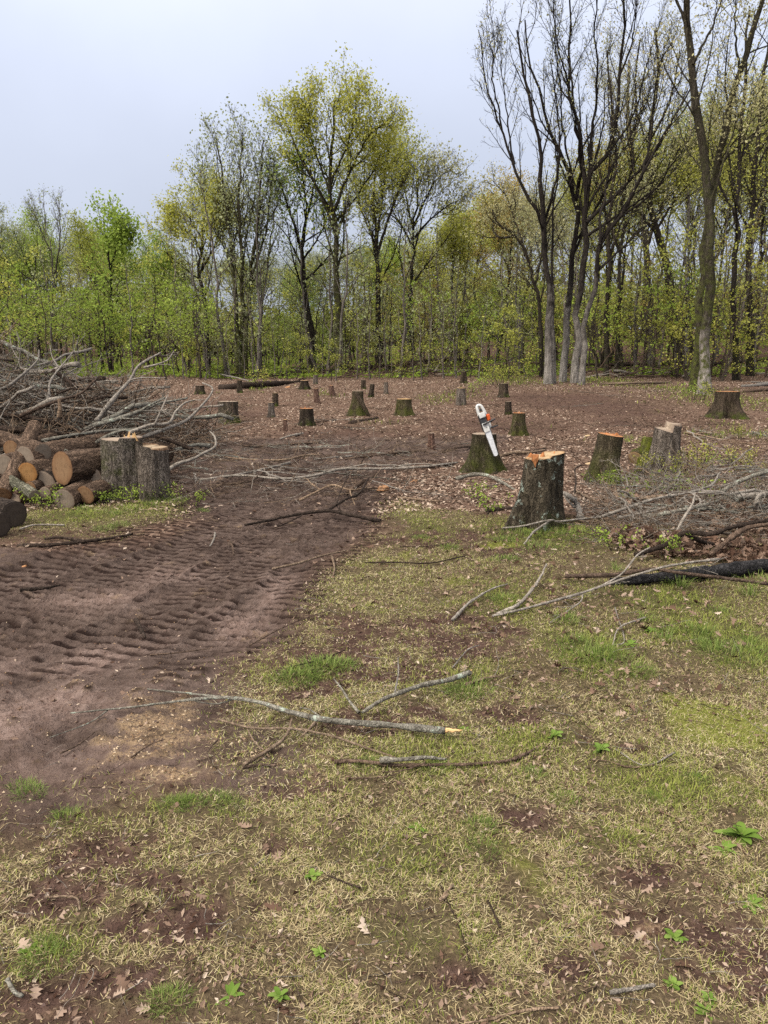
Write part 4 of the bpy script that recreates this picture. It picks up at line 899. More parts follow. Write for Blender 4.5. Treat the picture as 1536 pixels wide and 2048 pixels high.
stump('dark stump standing against the far fallen log', 480, 786, 760, 13, 10, 524, SB_DARK, CW_TAN)
stump('dark old stump behind the tip of the brush pile', 400, 789, 771, 24, 18, 525, SB_DARK, CW_OLD)
stump('small pale stump at the far end of the fallen log', 631, 768, 750, 11, 9, 526, SB_GREY, CW_TAN)
stump('little reddish stump at the near edge of the leaf litter, left of the chainsaw', 862, 898, 866, 18, 12, 527, SB_RED, CW_OLD, 862)
stump('small mossy stump in grass at the foot of the dark fan of trees', 1092, 758, 743, 22, 10, 528, SB_MOSS, CW_OLD)
CW_GREYED = cutwood('greyed_cut', (.30, .23, .155), (.21, .14, .085))
# the twin stump by the log stack: two stems grown together
p = P(262, 1003); k = dep(p) / F; c = np.array([p[0], p[1] + .22, 0]); c[2] = float(base_z(c[0], c[1])) - .03
tw = empty('tree_stump', c)
H1 = at(232, 879, c[1] + .05)[2] - c[2]; H2 = at(305, 893, c[1] - .12)[2] - c[2]
for i, (cx, cy, H, rb, rt, sd_) in enumerate([((236 - 262) * k, .05, H1, 44 * k, 38 * k, 541), ((301 - 262) * k, -.02, H2, 35 * k, 30 * k, 542)]):
    V, Q, DV, DQ, DT, ti = stem_mesh(H, rb, rt, sd_, 64, 26, lob=.22, nl=4, slant=(-.02 if i == 0 else -.05, 0), step=.05 if i == 0 else -.03, ridge=.085, off=(cx, cy))
    mk('bark', V, Q, None, SB_GREY if i else bark('furrowed_stump_bark', (.060, .049, .040), (.27, .232, .195), 15, (1, 1, .14), moss=.5, mh=.9, mossc=(.05, .06, .012)), tw)
    mk('cut_face', DV, DQ, DT, CW_GREYED if i else CW_OLD, tw, smooth=False, attrs={'tint': ti})
g = rs(9)
spikes([[(262 - 262) * k + x, -.02 + .02 * g.randn(), H1] for x in np.linspace(-.08, .05, 6)], .09, .016, g).build('splinters', [CW_TAN], tw, smooth=False)
tag(tw, 'tall twin stump of two grey stems grown together beside the log stack', 'tree stump')
# the dark slab leaning on the cone-shaped stump
k = dep(np.array(s12.location)) / F; b = np.array(s12.location)
pts = np.array([b + [-.02, -.15, .62], b + [.14, -.28, .34], b + [.33, -.36, .0]]); V, Q, T = tubes(resample(pts, 8)[None], np.array([[.035, .05, .055, .06, .06, .055, .05, .03]]), 7, True, True)
tag(mk('bark_slab', V, Q, T, SB_DARK, loc=pts[2]), 'dark slab of wood leaning on the right side of the cone-shaped stump', 'wood slab')

# ------------------------------------------------------------------ logs
def log(label, face, rpx, aim, L, bk, cw, seed, taper=.92, Y=None, h=None, name='cut_log', group=None, squash=1.0):
    """log whose cut face is centred on photo pixel face at distance Y, running off along aim"""
    p = at(*face, Y); r = rpx * dep(p) / F; a = norm(np.array(aim, float)); g = rs(seed)
    n, S = 12, 40; t = np.linspace(0, 1, n); pts = p[None] + a[None] * (L * t)[:, None]; pts[1:-1] += g.randn(n - 2, 3) * .006
    V, Q, _ = tubes(pts[None], (r * (1 + (taper - 1) * t))[None], S)
    V = V.reshape(n, S, 3); ctr = pts[:, None]; th = np.arange(S) * 2 * math.pi / S
    rad = 1 + .04 * np.cos(2 * th + g.rand() * 6)[None] + .05 * (fbm(np.cos(th)[None] * 6 + 0 * t[:, None], np.sin(th)[None] * 6 + t[:, None] * L * 1.2, seed, 3) - .5) * 2
    V = ctr + (V - ctr) * rad[..., None]
    V[..., 2] = ctr[..., 2] + (V[..., 2] - ctr[..., 2]) * squash
    root = empty(name, p + a * L * .5 - [0, 0, r])
    # own axes so bark grain follows the log
    ax = Vector(a); q = ax.to_track_quat('Z', 'Y'); root.rotation_mode = 'QUATERNION'; root.rotation_quaternion = q; root.location = p
    M = np.array(q.to_matrix().inverted()); loc = lambda X: (X - p) @ M.T
    mk('bark', loc(V.reshape(-1, 3)), Q, None, bk, root)
    for e in (0, n - 1):
        rim = V[e]; cc_ = rim.mean(0); rr = np.array([.3, .6, .85, 1.0]); D = cc_ + (rim - cc_)[None] * rr[:, None, None]
        if e == 0: D[:-1] -= a * .004
        DV = np.vstack([cc_[None], D.reshape(-1, 3)]); di = 1 + np.arange(4 * S).reshape(4, S); dn = np.roll(di, -1, 1)
        mk('cut_end', loc(DV), np.stack([di[:-1], di[1:], dn[1:], dn[:-1]], -1).reshape(-1, 4), np.stack([np.zeros(S, int), di[0], dn[0]], -1), cw, root, smooth=False, attrs={'tint': np.concatenate([[0], np.repeat(rr, S)])})
    return tag(root, label, 'log', group)
LB_BR = bark('log_bark', (.045, .030, .022), (.200, .140, .100), 15, (1, 1, .2)); LB_DK = bark('dark_log_bark', (.022, .017, .014), (.095, .073, .058), 14, (1, 1, .2)); LB_GN = bark('greenish_log_bark', (.060, .060, .042), (.22, .215, .165), 14, (1, 1, .25), lichen=.03)
CW_LOG = cutwood('log_end_wood', (.185, .112, .060), (.135, .070, .033), (.045, .022, .012)); CW_ROT = cutwood('rotten_cut', (.055, .042, .032), (.035, .026, .02), (.015, .011, .009)); CW_LOG2 = cutwood('orange_log_end', (.27, .145, .055), (.21, .095, .028), (.05, .025, .012)); CW_GR = cutwood('grey_log_end', (.18, .14, .10), (.11, .08, .055), grey=.2)
log('biggest log of the stack with a broad tan cut face', (124, 936), 33, (.50, .86, .0), 1.4, LB_BR, CW_LOG, 601, Y=9.0)
log('small log with a bright orange cut face left of the biggest log', (55, 946), 21, (.12, .98, .02), 1.6, LB_BR, CW_LOG2, 602, Y=9.15)
log('log with a greyed cut face resting on the orange-faced one', (50, 915), 23, (.25, .95, .02), 1.6, LB_BR, CW_GR, 603, Y=9.4)
log('bottom log with a pale ringed face under the biggest log', (127, 1000), 22, (.1, .98, .1), 1.5, LB_BR, CW_GR, 604, Y=8.65)
log('bottom log with a reddish slanted face beside the twin stump', (171, 990), 19, (.25, .96, .06), 1.4, LB_BR, CW_LOG, 605, Y=8.8)
log('bark-covered log lying slantwise on top of the stack at the left', (86, 905), 18, (-.72, .66, .08), 1.8, LB_BR, CW_GR, 606, Y=9.5)
log('log at the left edge of the photo with its brown end low to the ground', (6, 988), 16, (-.1, .85, .45), 1.5, LB_BR, CW_LOG, 607, Y=8.8)
log('slim lichened pole lying slantwise among the logs', (69, 990), 11, (-.70, .55, .20), .6, LB_GN, CW_GR, 608, Y=8.65)
log('thick dark log lying in the grass at the left edge in front of the stack', (28, 1030), 27, (-.75, .62, .0), 1.4, LB_DK, CW_ROT, 609, Y=7.65)
log('blackened rotten log end at the very left edge', (4, 1050), 24, (-.9, .35, .0), 1.0, LB_DK, CW_ROT, 610, Y=7.25)
log('back log of the stack seen as bark behind the biggest log', (206, 925), 28, (.4, .9, .0), 1.2, LB_BR, CW_OLD, 611, Y=9.9)
log('low log filling the gap under the stack', (84, 968), 26, (-.15, .98, .0), 1.3, LB_DK, CW_OLD, 612, Y=9.2)
for lab, f_, r_, Y_, cw_ in [('small dark-ended log between the orange-faced log and the left edge', (28, 930), 17, 9.4, CW_OLD), ('small brown-ended log low beneath the orange-faced one', (58, 978), 15, 9.0, CW_LOG),
                         ('round grey log end at the left edge above the low brown-ended one', (8, 930), 20, 9.3, CW_GR), ('round tan log end standing highest at the left edge', (22, 898), 17, 9.7, CW_LOG), ('pale log end between the greyed one and the biggest log', (84, 948), 12, 9.3, CW_GR), ('small dark log end under the left edge log', (28, 1000), 13, 8.85, CW_OLD), ('dim log end in the gap right of the biggest log', (186, 955), 18, 9.2, CW_OLD), ('little log end under the left side of the biggest log', (90, 988), 14, 8.9, CW_GR)]:
    log(lab, f_, r_, (.1, .99, .02), 1.3, LB_BR, cw_, int(f_[0] + 700), Y=Y_)
log('tan cut log end leaning on the green-mossed wood by the weathered stump', (1272, 917), 16, (.62, .7, .18), .55, SB_MOSS, CW_PALE, 613, Y=float(P(1290, 950)[1]) + .15)
log('mossy leaning trunk piece against the left side of the weathered stump', (1285, 948), 16, (.22, .25, .9), .52, bark('bright_moss_bark', (.05, .05, .015), (.12, .11, .06), 14, moss=1.1, mh=2, mossc=(.11, .125, .015)), CW_OLD, 614, Y=float(P(1290, 950)[1]) + .05, name='wood_piece')
# ------------------------------------------------------------------ branches and twigs
BR_PALE = bark('pale_branch_bark', (.14, .125, .105), (.42, .385, .335), 26, (1, 1, 1), bump=.6)
BR_LICH = bark('lichened_branch_bark', (.085, .078, .064), (.30, .29, .245), 24, (1, 1, 1), lichen=.07, bump=.6)
BR_BRN = bark('brown_branch_bark', (.045, .032, .024), (.185, .130, .096), 24, (1, 1, 1), bump=.6)
BR_DARK = bark('dark_branch_bark', (.022, .016, .013), (.085, .062, .048), 22, (1, 1, 1), bump=.7)
BR_TAN = bark('tan_branch_bark', (.13, .090, .060), (.36, .27, .19), 24, (1, 1, 1), bump=.6)
CHAR = bark('charred_bark', (.012, .012, .013), (.060, .059, .062), 18, (1, 1, 1))
FRESH = cutwood('fresh_break', (.66, .42, .20), (.60, .33, .13))
def trace(px, lift=.01, r=0.0):
    out = []
    for q in px:
        out.append(at(q[0], q[1], q[2]) if len(q) > 2 and q[2] > 3 else P(q[0], q[1], (q[2] if len(q) > 2 else 0) + lift))
    return out
def branch(label, px, w0, w1, bk=BR_BRN, forks=(), lift=.015, twigs=0, tw_len=.22, seed=None, name='fallen_branch', cat='branch', group=None, tip=None, wob=.02, S=8, base=None):
    """px runs from the thick to the thin end; forks: (px, w0, w1)"""
    seed = seed or int(px[0][0] * 7 + px[0][1]); g = rs(seed)
    pts = base if base is not None else trace(px, lift); d = np.mean([dep(p) for p in pts]); N = 26
    B = Bag(); PP = []; RR = []
    for i, (q, a, b) in enumerate([(px, w0, w1)] + list(forks)):
        p = pts if i == 0 else trace(q, lift)
        L = np.linalg.norm(np.array(p[-1]) - p[0]); k = d / F * .5
        p = resample(p, N)
        n_ = np.cumsum(g.randn(N, 3) * wob * L / N ** .5 * .35, 0); n_ -= np.linspace(0, 1, N)[:, None] * n_[-1]; n_[:, 2] *= .3
        p = p + n_; r = (a + (b - a) * np.linspace(0, 1, N) ** .9) * k * (1 + .10 * g.randn(N)); r = np.maximum(r, .0012)
        kn = g.rand(N) < .12; r[kn] *= 1.22
        if i == 0: p0, r0 = p, r
        PP.append(p); RR.append(r)
        V, Q, T = tubes(p[None], r[None], S, True, True); B.add(V, Q, T)
    if twigs:
        tp, tr = sprout(np.array(PP), np.array(RR), twigs, .2, .97, 45, tw_len, 8, .0, .16, g, .55, .35, .4, .55); tr = np.maximum(tr, .0014 + .00022 * d)
        V, Q, _ = tubes(tp, tr, 4); B.add(V, Q)
        t2, r2 = sprout(tp, tr, 3, .25, .95, 42, .5, 5, .02, .16, g, .6, .4, .4, .3); V, Q, _ = tubes(t2, np.maximum(r2, .001 + .0002 * d), 3); B.add(V, Q)
    loc = p0[N // 2]
    if tip:
        root = empty(name, loc); B.build('bark', [bk], root, loc=None); root.children[0].data.transform(Matrix.Translation(-Vector(loc)))
        dr = norm(p0[0] - p0[2]); L = tip; tp = np.stack([p0[0] - dr * .01 + dr * L * t for t in np.linspace(0, 1, 7)]); rr = r0[0] * np.array([.8, .72, .5, .55, .35, .28, .08])
        tp[:, 2] += np.array([0, .002, .004, .002, .006, .006, .009]); tp[:, 1] += np.array([0, .002, .005, .003, .006, .005, .008]); V, Q, T = tubes(tp[None] - loc, rr[None], 7, False, True)
        mk('broken_end', V, Q, T, FRESH, root, smooth=False, attrs={'tint': np.full(len(V), .5)})
        o = root
    else: o = B.build(name, [bk], loc=loc)
    return tag(o, label, cat, group)

# foreground
branch('long lichened grey branch with a fresh orange broken tip lying across the foreground', [(890, 1462, .03), (830, 1455, .03), (745, 1446, .03), (650, 1438, .04), (590, 1424, .04), (480, 1396, .04), (380, 1398, .03), (250, 1415, .01), (140, 1426)], 15, 3, BR_LICH,
       [([(480, 1396, .04), (430, 1392, .03), (380, 1387, .02), (295, 1378)], 6, 3), ([(470, 1398, .03), (430, 1408), (375, 1400)], 4, 2), ([(215, 1421), (175, 1447), (100, 1475)], 3, 2), ([(650, 1440, .03), (620, 1420, .02), (600, 1415)], 4, 2)], tip=.085)
branch('short grey forked branch with a rotten brown end above the long lichened one', [(938, 1345, .03), (900, 1358, .04), (850, 1368, .05), (800, 1385, .05), (760, 1402, .04), (725, 1425, .01)], 13, 7, BR_LICH, [([(718, 1425), (700, 1405, .02), (685, 1380, .02), (668, 1358)], 6, 3)], tip=.03)
branch('thin forked branch lying below the long grey one in the foreground', [(435, 1438), (500, 1455, .01), (580, 1457, .02), (650, 1468, .02), (720, 1490), (790, 1515)], 6, 4, BR_TAN, [([(585, 1437, .02), (570, 1475, .01), (530, 1505), (487, 1530)], 5, 8), ([(495, 1458), (510, 1485), (528, 1500)], 4, 2), ([(630, 1445, .03), (615, 1462, .02), (600, 1475)], 7, 4)])
branch('short stick with pale bark right under the forked thin branch', [(485, 1536), (520, 1530), (552, 1531)], 8, 5, BR_BRN)
branch('bundle-like dark branch with a pale cut end lying low in the foreground', [(668, 1523), (720, 1522), (800, 1530), (870, 1530), (960, 1528), (1030, 1518), (1070, 1498)], 9, 5, BR_BRN, [([(765, 1545), (810, 1540, .02), (850, 1525, .02), (835, 1515, .02)], 3, 2), ([(700, 1556), (760, 1555), (800, 1545)], 3, 2), ([(800, 1560), (815, 1590), (850, 1620)], 2, 1.5)])
branch('flaking bark-covered dead stick lying on the low dark branch', [(760, 1520, .02), (800, 1519, .03), (850, 1515, .03), (893, 1519)], 12, 5, BR_LICH)
branch('brown strip of split bark beside the rotten branch end', [(930, 1370), (965, 1358), (1000, 1352)], 9, 3, BR_TAN, name='bark_strip', cat='bark strip')
for lab, px, w0, w1, bk in [
    ('thin twig standing up from the mud edge near the forked grey branch', [(790, 1385), (797, 1350, .05), (796, 1315, .08)], 4, 2, BR_PALE),
    ('thin curved twig on the sawdust side of the foreground branches', [(435, 1480), (415, 1505), (425, 1535)], 4, 2, BR_BRN), ('slender twig slanting over the sawdust', [(262, 1515), (300, 1490), (330, 1478)], 4, 2, BR_BRN),
    ('forked twig lying left of the sawdust on bare mud', [(120, 1507), (155, 1490), (190, 1464)], 4, 2, BR_BRN), ('small twig on the mud above the foreground branches', [(300, 1310), (360, 1305), (420, 1297)], 4, 2, BR_BRN),
    ('pale thin branch lying across the right edge of the mud', [(545, 1138), (600, 1125, .02), (640, 1112, .03), (692, 1101, .02)], 5, 3, BR_TAN), ('short pale twig just below the thin branch at the mud edge', [(663, 1112), (668, 1130), (667, 1150)], 5, 3, BR_TAN),
    ('little dark lump of wood lying in the churned mud', [(272, 1240), (280, 1255), (290, 1275)], 11, 5, BR_DARK), ('short pale stick in the upper mud near the wet patch', [(430, 1065), (428, 1078), (420, 1092)], 4, 3, BR_PALE),
    ('crooked stick in the mud right of the twin stump', [(460, 1082), (465, 1095), (468, 1110)], 5, 3, BR_BRN), ('long thin dark twig over the grass right of the mud', [(730, 1125), (800, 1125, .02), (860, 1126, .02), (930, 1112, .01)], 3.5, 2.5, BR_DARK),
    ('low grey twig before the nearest stump', [(800, 1092), (860, 1092), (900, 1085)], 3, 2, BR_BRN), ('straight twig lying by the fan of grass under the nearest stump', [(905, 1240), (940, 1205, .02), (985, 1178, .03), (1015, 1168)], 6, 3, BR_PALE),
    ('pale smooth bent stick curving up through the grass', [(995, 1228), (1040, 1208, .02), (1075, 1165, .04), (1093, 1128, .04)], 8, 4, BR_PALE), ('dead twig with a Y tip in the right foreground grass', [(1230, 1215), (1250, 1280), (1225, 1290)], 3, 2, BR_PALE),
    ('thin arching twig over grass in the right middle', [(1290, 1235), (1240, 1255, .03), (1225, 1290)], 5, 2, BR_PALE), ('twig lying across grass near the broadleaf weed', [(1310, 1530), (1260, 1535), (1215, 1522), (1180, 1520)], 4, 2, BR_BRN),
    ('forked twig at the right foreground edge', [(1350, 1505), (1290, 1530), (1230, 1498)], 4, 2, BR_PALE), ('broken pale stick near the bottom centre of the photo', [(1120, 2015), (1050, 2020), (980, 2038), (930, 2046)], 7, 4, BR_TAN),
    ('slim dark twig in the lower middle of the grass', [(720, 1775), (690, 1765), (655, 1750)], 5, 3, BR_DARK), ('dark twig at the lower right of the foreground', [(1000, 1855), (985, 1820), (975, 1800)], 5, 3, BR_DARK),
    ('long thin twig crossing the lower foreground grass', [(880, 1770), (920, 1860), (950, 1960), (975, 2000)], 3, 2, BR_DARK), ('stout short stick near the lower right dirt patch', [(1220, 1985), (1265, 1978), (1310, 1970)], 9, 7, BR_PALE),
    ('weathered short stick between clumps in the lower middle', [(895, 1790), (880, 1800), (905, 1770)], 7, 5, BR_TAN), ('thin stick at the lower left edge', [(15, 1960), (30, 1985), (45, 1992)], 9, 8, BR_LICH),
    ('long twig curving over bare soil at lower left', [(90, 1795), (150, 1795), (160, 1820)], 6, 3, BR_TAN), ('pale twig along the mud edge below the dry patch', [(500, 1290), (550, 1262), (600, 1240), (660, 1220)], 3, 2, BR_BRN),
    ('twig reaching from mud to grass in the middle', [(575, 1335), (640, 1320), (690, 1300)], 2.5, 2, BR_DARK), ('bleached twig beside the bare patch right of centre', [(905, 1335), (935, 1300), (960, 1290)], 3, 2, BR_PALE)]:
    branch(lab, px, w0, w1, bk, lift=.008)
# the middle band over the mud
for lab, px, w0, w1, bk, fk, tw in [
    ('long pale branch crossing the upper mud from the middle to the chainsaw stump', [(905, 928), (840, 935, .03), (760, 938, .05), (685, 938, .07), (630, 950, .05), (560, 957, .03), (480, 950, .02), (400, 960)], 6, 4, BR_PALE, [([(760, 938, .05), (830, 928, .06), (880, 930, .03)], 4, 2)], 3),
    ('brown branch lying just below the long pale branch on the mud', [(760, 1042), (700, 1030, .03), (655, 1022, .05), (600, 1028, .03), (540, 1040), (490, 1050)], 9, 4, BR_DARK, [([(655, 1022, .05), (690, 1000, .12), (720, 985, .12), (735, 958, .15)], 6, 4), ([(672, 1010, .1), (685, 975, .2), (700, 945, .22)], 3, 2)], 4),
    ('dark stub of a branch rising from the mud middle', [(695, 985), (715, 970, .06), (735, 957, .1)], 10, 8, BR_BRN, [([(715, 970, .06), (700, 955, .12), (705, 940, .18)], 4, 2)], 3),
    ('thin twiggy branch forking over the middle of the mud', [(600, 1000), (640, 980, .05), (665, 970, .08), (700, 980, .06), (745, 975, .02)], 5, 3, BR_TAN, [([(640, 980, .05), (620, 965, .08), (615, 958, .1)], 3, 2), ([(700, 980, .06), (710, 1010, .02)], 3, 2)], 4),
    ('thin pale branch lying far left across the mud by the brush pile', [(580, 925), (520, 940, .02), (470, 950, .02), (440, 952), (390, 945)], 5, 3, BR_PALE, [], 4),
    ('bare twiggy branch left of centre on the mud', [(640, 910), (600, 912, .04), (565, 920, .03), (490, 918, .02), (420, 910)], 5, 2, BR_TAN, [], 5),
    ('slender stick lying in the dark upper mud', [(705, 912), (660, 915, .02), (620, 920)], 4, 2, BR_PALE, [], 2),
    ('brown pole lying over the mud toward the small reddish stump', [(850, 902), (800, 905, .02), (740, 912, .02), (690, 918)], 5, 3, BR_BRN, [], 2),
    ('curved stick half sunk in the left part of the upper mud', [(530, 940), (500, 962, .02), (440, 970, .01), (400, 985)], 6, 3, BR_BRN, [], 4),
    ('low branch at the top edge of the mud in front of the wide dark stump', [(640, 885), (580, 888, .03), (520, 892, .02), (460, 890)], 5, 3, BR_BRN, [], 4),
    ('pale forked stick on the leaf litter in the middle distance', [(605, 867), (580, 872, .04), (560, 878)], 6, 3, BR_PALE, [], 1),
    ('dark pole lying at the foot of the cone-shaped stump', [(700, 847), (725, 842), (755, 836)], 10, 6, BR_DARK, [], 1),
    ('short pole beside the orange-topped dark stump', [(632, 845), (650, 842), (672, 840)], 6, 4, BR_BRN, [], 0),
    ('pale bent branch lying before the chainsaw stump', [(912, 958), (940, 950, .05), (970, 950, .05), (1000, 962, .02), (1030, 980)], 9, 4, BR_LICH, [], 2),
    ('branch lying behind the nearest stump towards the chainsaw stump', [(1000, 912), (1030, 905, .04), (1060, 905, .05), (1090, 900, .02)], 7, 4, BR_TAN, [], 2),
    ('thin pole left of the chainsaw stump', [(885, 902), (915, 895, .03), (945, 892, .02)], 6, 4, BR_BRN, [], 2),
    ('stick across the litter left of the chainsaw stump', [(840, 935), (880, 930, .02), (915, 925, .02)], 7, 4, BR_PALE, [], 2),
    ('dark rotten branch in the litter left of the nearest stump', [(975, 1022), (1000, 1018), (1028, 1017)], 12, 8, BR_DARK, [], 0),
    ('thin brown branch on litter in front of the chainsaw stump', [(795, 995), (850, 1000, .01), (880, 1003)], 5, 3, BR_TAN, [], 0),
    ('long dark stick along the edge of the left grass patch', [(35, 1092), (100, 1090, .01), (170, 1083, .02), (230, 1075, .01), (265, 1068)], 9, 5, BR_DARK, [([(170, 1083, .02), (120, 1075, .03), (90, 1078)], 8, 4)], 0),
    ('slim pale twig in the left grass patch', [(40, 1058), (70, 1050, .02), (130, 1050)], 4, 3, BR_PALE, [], 0),
    ('dead branch lying low in the mud at far left', [(40, 1180), (90, 1176), (120, 1170)], 9, 4, BR_DARK, [], 1)]:
    branch(lab, px, w0, w1, bk, fk, twigs=tw, tw_len=.28, lift=.012)
# right-hand brush
RB = 'branches of the low brush heap at right'
for lab, px, w0, w1, bk, fk, tw in [
    ('black charred log lying in the grass at the right edge', [(1560, 1128, .03), (1500, 1135, .04), (1430, 1142, .05), (1360, 1150, .05), (1290, 1158, .03), (1222, 1166, .0)], 30, 18, CHAR, [], 0),
    ('long dark brown branch arching over the charred log', [(1130, 1152, .04), (1220, 1150, .07), (1300, 1138, .12), (1360, 1146, .12), (1440, 1155, .08), (1536, 1168, .04)], 9, 6, BR_BRN, [], 0),
    ('pale thin branch reaching from the grass up over the charred log', [(985, 1232), (1060, 1215, .02), (1150, 1190, .04), (1220, 1168, .08), (1300, 1142, .18), (1360, 1128, .2), (1440, 1118, .2)], 5, 5, BR_PALE, [([(1190, 1178, .05), (1240, 1150, .12), (1275, 1110, .25), (1300, 1095, .3)], 5, 3), ([(1165, 1185, .04), (1160, 1205, .02), (1100, 1245)], 3, 2)], 2),
    ('thick dark mossy branch leaning down through the right-hand brush', [(1270, 1110, .04), (1330, 1090, .10), (1370, 1065, .2), (1420, 1068, .2), (1470, 1052, .25), (1540, 1040, .3)], 10, 8, BR_DARK, [([(1370, 1065, .2), (1400, 1082, .12), (1440, 1092, .05)], 10, 7)], 2),
    ('dark mossy limb lying at the back of the right-hand brush', [(1420, 1110, .05), (1470, 1070, .2), (1510, 1052, .25), (1600, 1045, .3)], 11, 9, BR_BRN, [], 1),
    ('thick pale limb with a fresh orange cut end in the right-hand brush', [(1472, 998, .22), (1500, 992, .25), (1560, 988, .3)], 14, 12, BR_PALE, [], 1),
    ('silver limb slanting up to the right edge of the brush', [(1440, 985, .15), (1490, 958, .3), (1536, 942, .4), (1600, 920, .5)], 9, 7, BR_LICH, [], 2),
    ('long pale branch stretched across the front of the right-hand brush', [(1195, 1036, .02), (1260, 1015, .12), (1310, 998, .2), (1380, 985, .25), (1420, 970, .28), (1440, 945, .35)], 6, 4, BR_PALE, [([(1380, 985, .25), (1400, 1000, .2), (1395, 1030, .12)], 4, 2)], 3),
    ('second pale branch low across the right-hand brush', [(1235, 1036, .03), (1290, 1025, .1), (1340, 1012, .15), (1375, 990, .2)], 6, 3, BR_PALE, [], 2),
    ('silver branch resting in the middle of the right-hand brush', [(1285, 1035, .1), (1340, 1025, .16), (1400, 1012, .2), (1440, 1000, .2)], 9, 5, BR_LICH, [], 3),
    ('pale steep twig standing in front of the right-hand brush', [(1352, 1068, .08), (1365, 1040, .2), (1385, 1008, .3), (1390, 985, .35)], 6, 3, BR_PALE, [([(1365, 1040, .2), (1378, 1020, .25), (1410, 1000, .3)], 3, 2)], 1),
    ('curled pale stick at the right edge of the brush', [(1510, 1030, .1), (1512, 1005, .25), (1520, 990, .3), (1550, 985, .3)], 9, 7, BR_PALE, [], 1),
    ('thick grey crooked stick just right of the nearest stump', [(1162, 1038, .02), (1155, 1010, .12), (1142, 995, .2), (1125, 985, .2)], 13, 8, BR_PALE, [([(1150, 1015, .1), (1135, 1000, .15), (1120, 975, .25)], 5, 3)], 0),
    ('thin branch lying across the foot of the nearest stump', [(1190, 1035, .03), (1120, 1043, .08), (1100, 1040, .12), (1045, 1052, .06), (1005, 1056)], 5, 3, BR_PALE, [([(1100, 1042, .1), (1070, 1062, .06), (1048, 1088)], 5, 3)], 0),
    ('dark upright twig between the nearest stump and the one behind', [(1150, 985, .1), (1152, 960, .2), (1150, 938, .3), (1165, 930, .34)], 4, 2.5, BR_DARK, [], 0),
    ('long thin branch across the litter behind the right-hand brush', [(1150, 980), (1200, 1005, .06), (1240, 1015, .06)], 5, 3, BR_TAN, [], 1),
    ('split orange-brown board-like piece in the right-hand brush', [(1280, 997, .1), (1340, 992, .15), (1400, 992, .12)], 9, 6, BR_TAN, [], 0),
    ('bare branch lying beyond the right-hand brush in the litter', [(1350, 902, .03), (1400, 905, .06), (1460, 912, .06), (1500, 925, .03)], 6, 3, BR_TAN, [], 4),
    ('thin twiggy branch on the slope above the right-hand brush', [(1370, 865), (1410, 872, .06), (1450, 880, .06), (1510, 890)], 4, 2, BR_TAN, [], 5)]:
    branch(lab, px, w0, w1, bk, fk, twigs=tw, tw_len=.25, group=RB if 'brush' in lab else None, name='charred_log' if 'charred log lying' in lab else 'fallen_branch', cat='log' if 'charred log lying' in lab else 'branch', S=10)
# far fallen trunks and poles at the edge of the wood
for lab, px, w0, w1, bk, tw in [
    ('dark fallen trunk lying at the far left end of the clearing', [(440, 778), (480, 772, .1), (540, 768, .1), (600, 764)], 13, 7, BR_DARK, 2),
    ('long fallen trunk on the forest floor behind the fallen dark one', [(470, 756), (540, 750, .1), (640, 742, .1), (720, 738)], 8, 6, BR_DARK, 3),
    ('pale thin pole leaning low across the far left end of the clearing', [(440, 748, .2), (480, 757, .2), (520, 768)], 3, 2, BR_PALE, 0),
    ('pale fallen pole on the leafy bank right of the dark fan', [(1340, 765), (1270, 766, .1), (1200, 768)], 6, 4, BR_TAN, 2),
    ('pale fallen trunk at the right edge behind the dark mossy stump', [(1600, 762, .05), (1540, 768, .05), (1484, 773)], 9, 6, BR_PALE, 1), ('second fallen trunk just below the pale one at the right edge', [(1600, 776, .05), (1530, 779, .05), (1488, 784)], 8, 6, BR_BRN, 1),
    ('long dark fallen trunk on the forest floor behind the fan', [(1130, 732, .2), (1200, 730, .2), (1300, 728, .2), (1400, 724, .2)], 8, 6, BR_DARK, 3), ('fallen trunk among the trees at far right', [(1420, 728, .2), (1480, 724, .2), (1560, 720, .2)], 7, 5, BR_DARK, 2),
    ('fallen dark trunk on the rise behind the far stumps', [(740, 735, .2), (800, 728, .3), (880, 720, .3), (960, 722, .2)], 9, 6, BR_DARK, 4), ('broken branch heap pole on the rise left of the fan', [(960, 735, .2), (1010, 728, .4), (1080, 726, .3)], 7, 5, BR_BRN, 4),
    ('pale bent branch rising on the rise behind the small dark stump', [(870, 742, .1), (885, 720, .5), (900, 705, .8)], 4, 2, BR_PALE, 2)]:
    branch(lab, px, w0, w1, bk, twigs=tw, tw_len=.3, name='fallen_log' if 'trunk' in lab else 'fallen_branch', cat='fallen log' if 'trunk' in lab else 'branch')

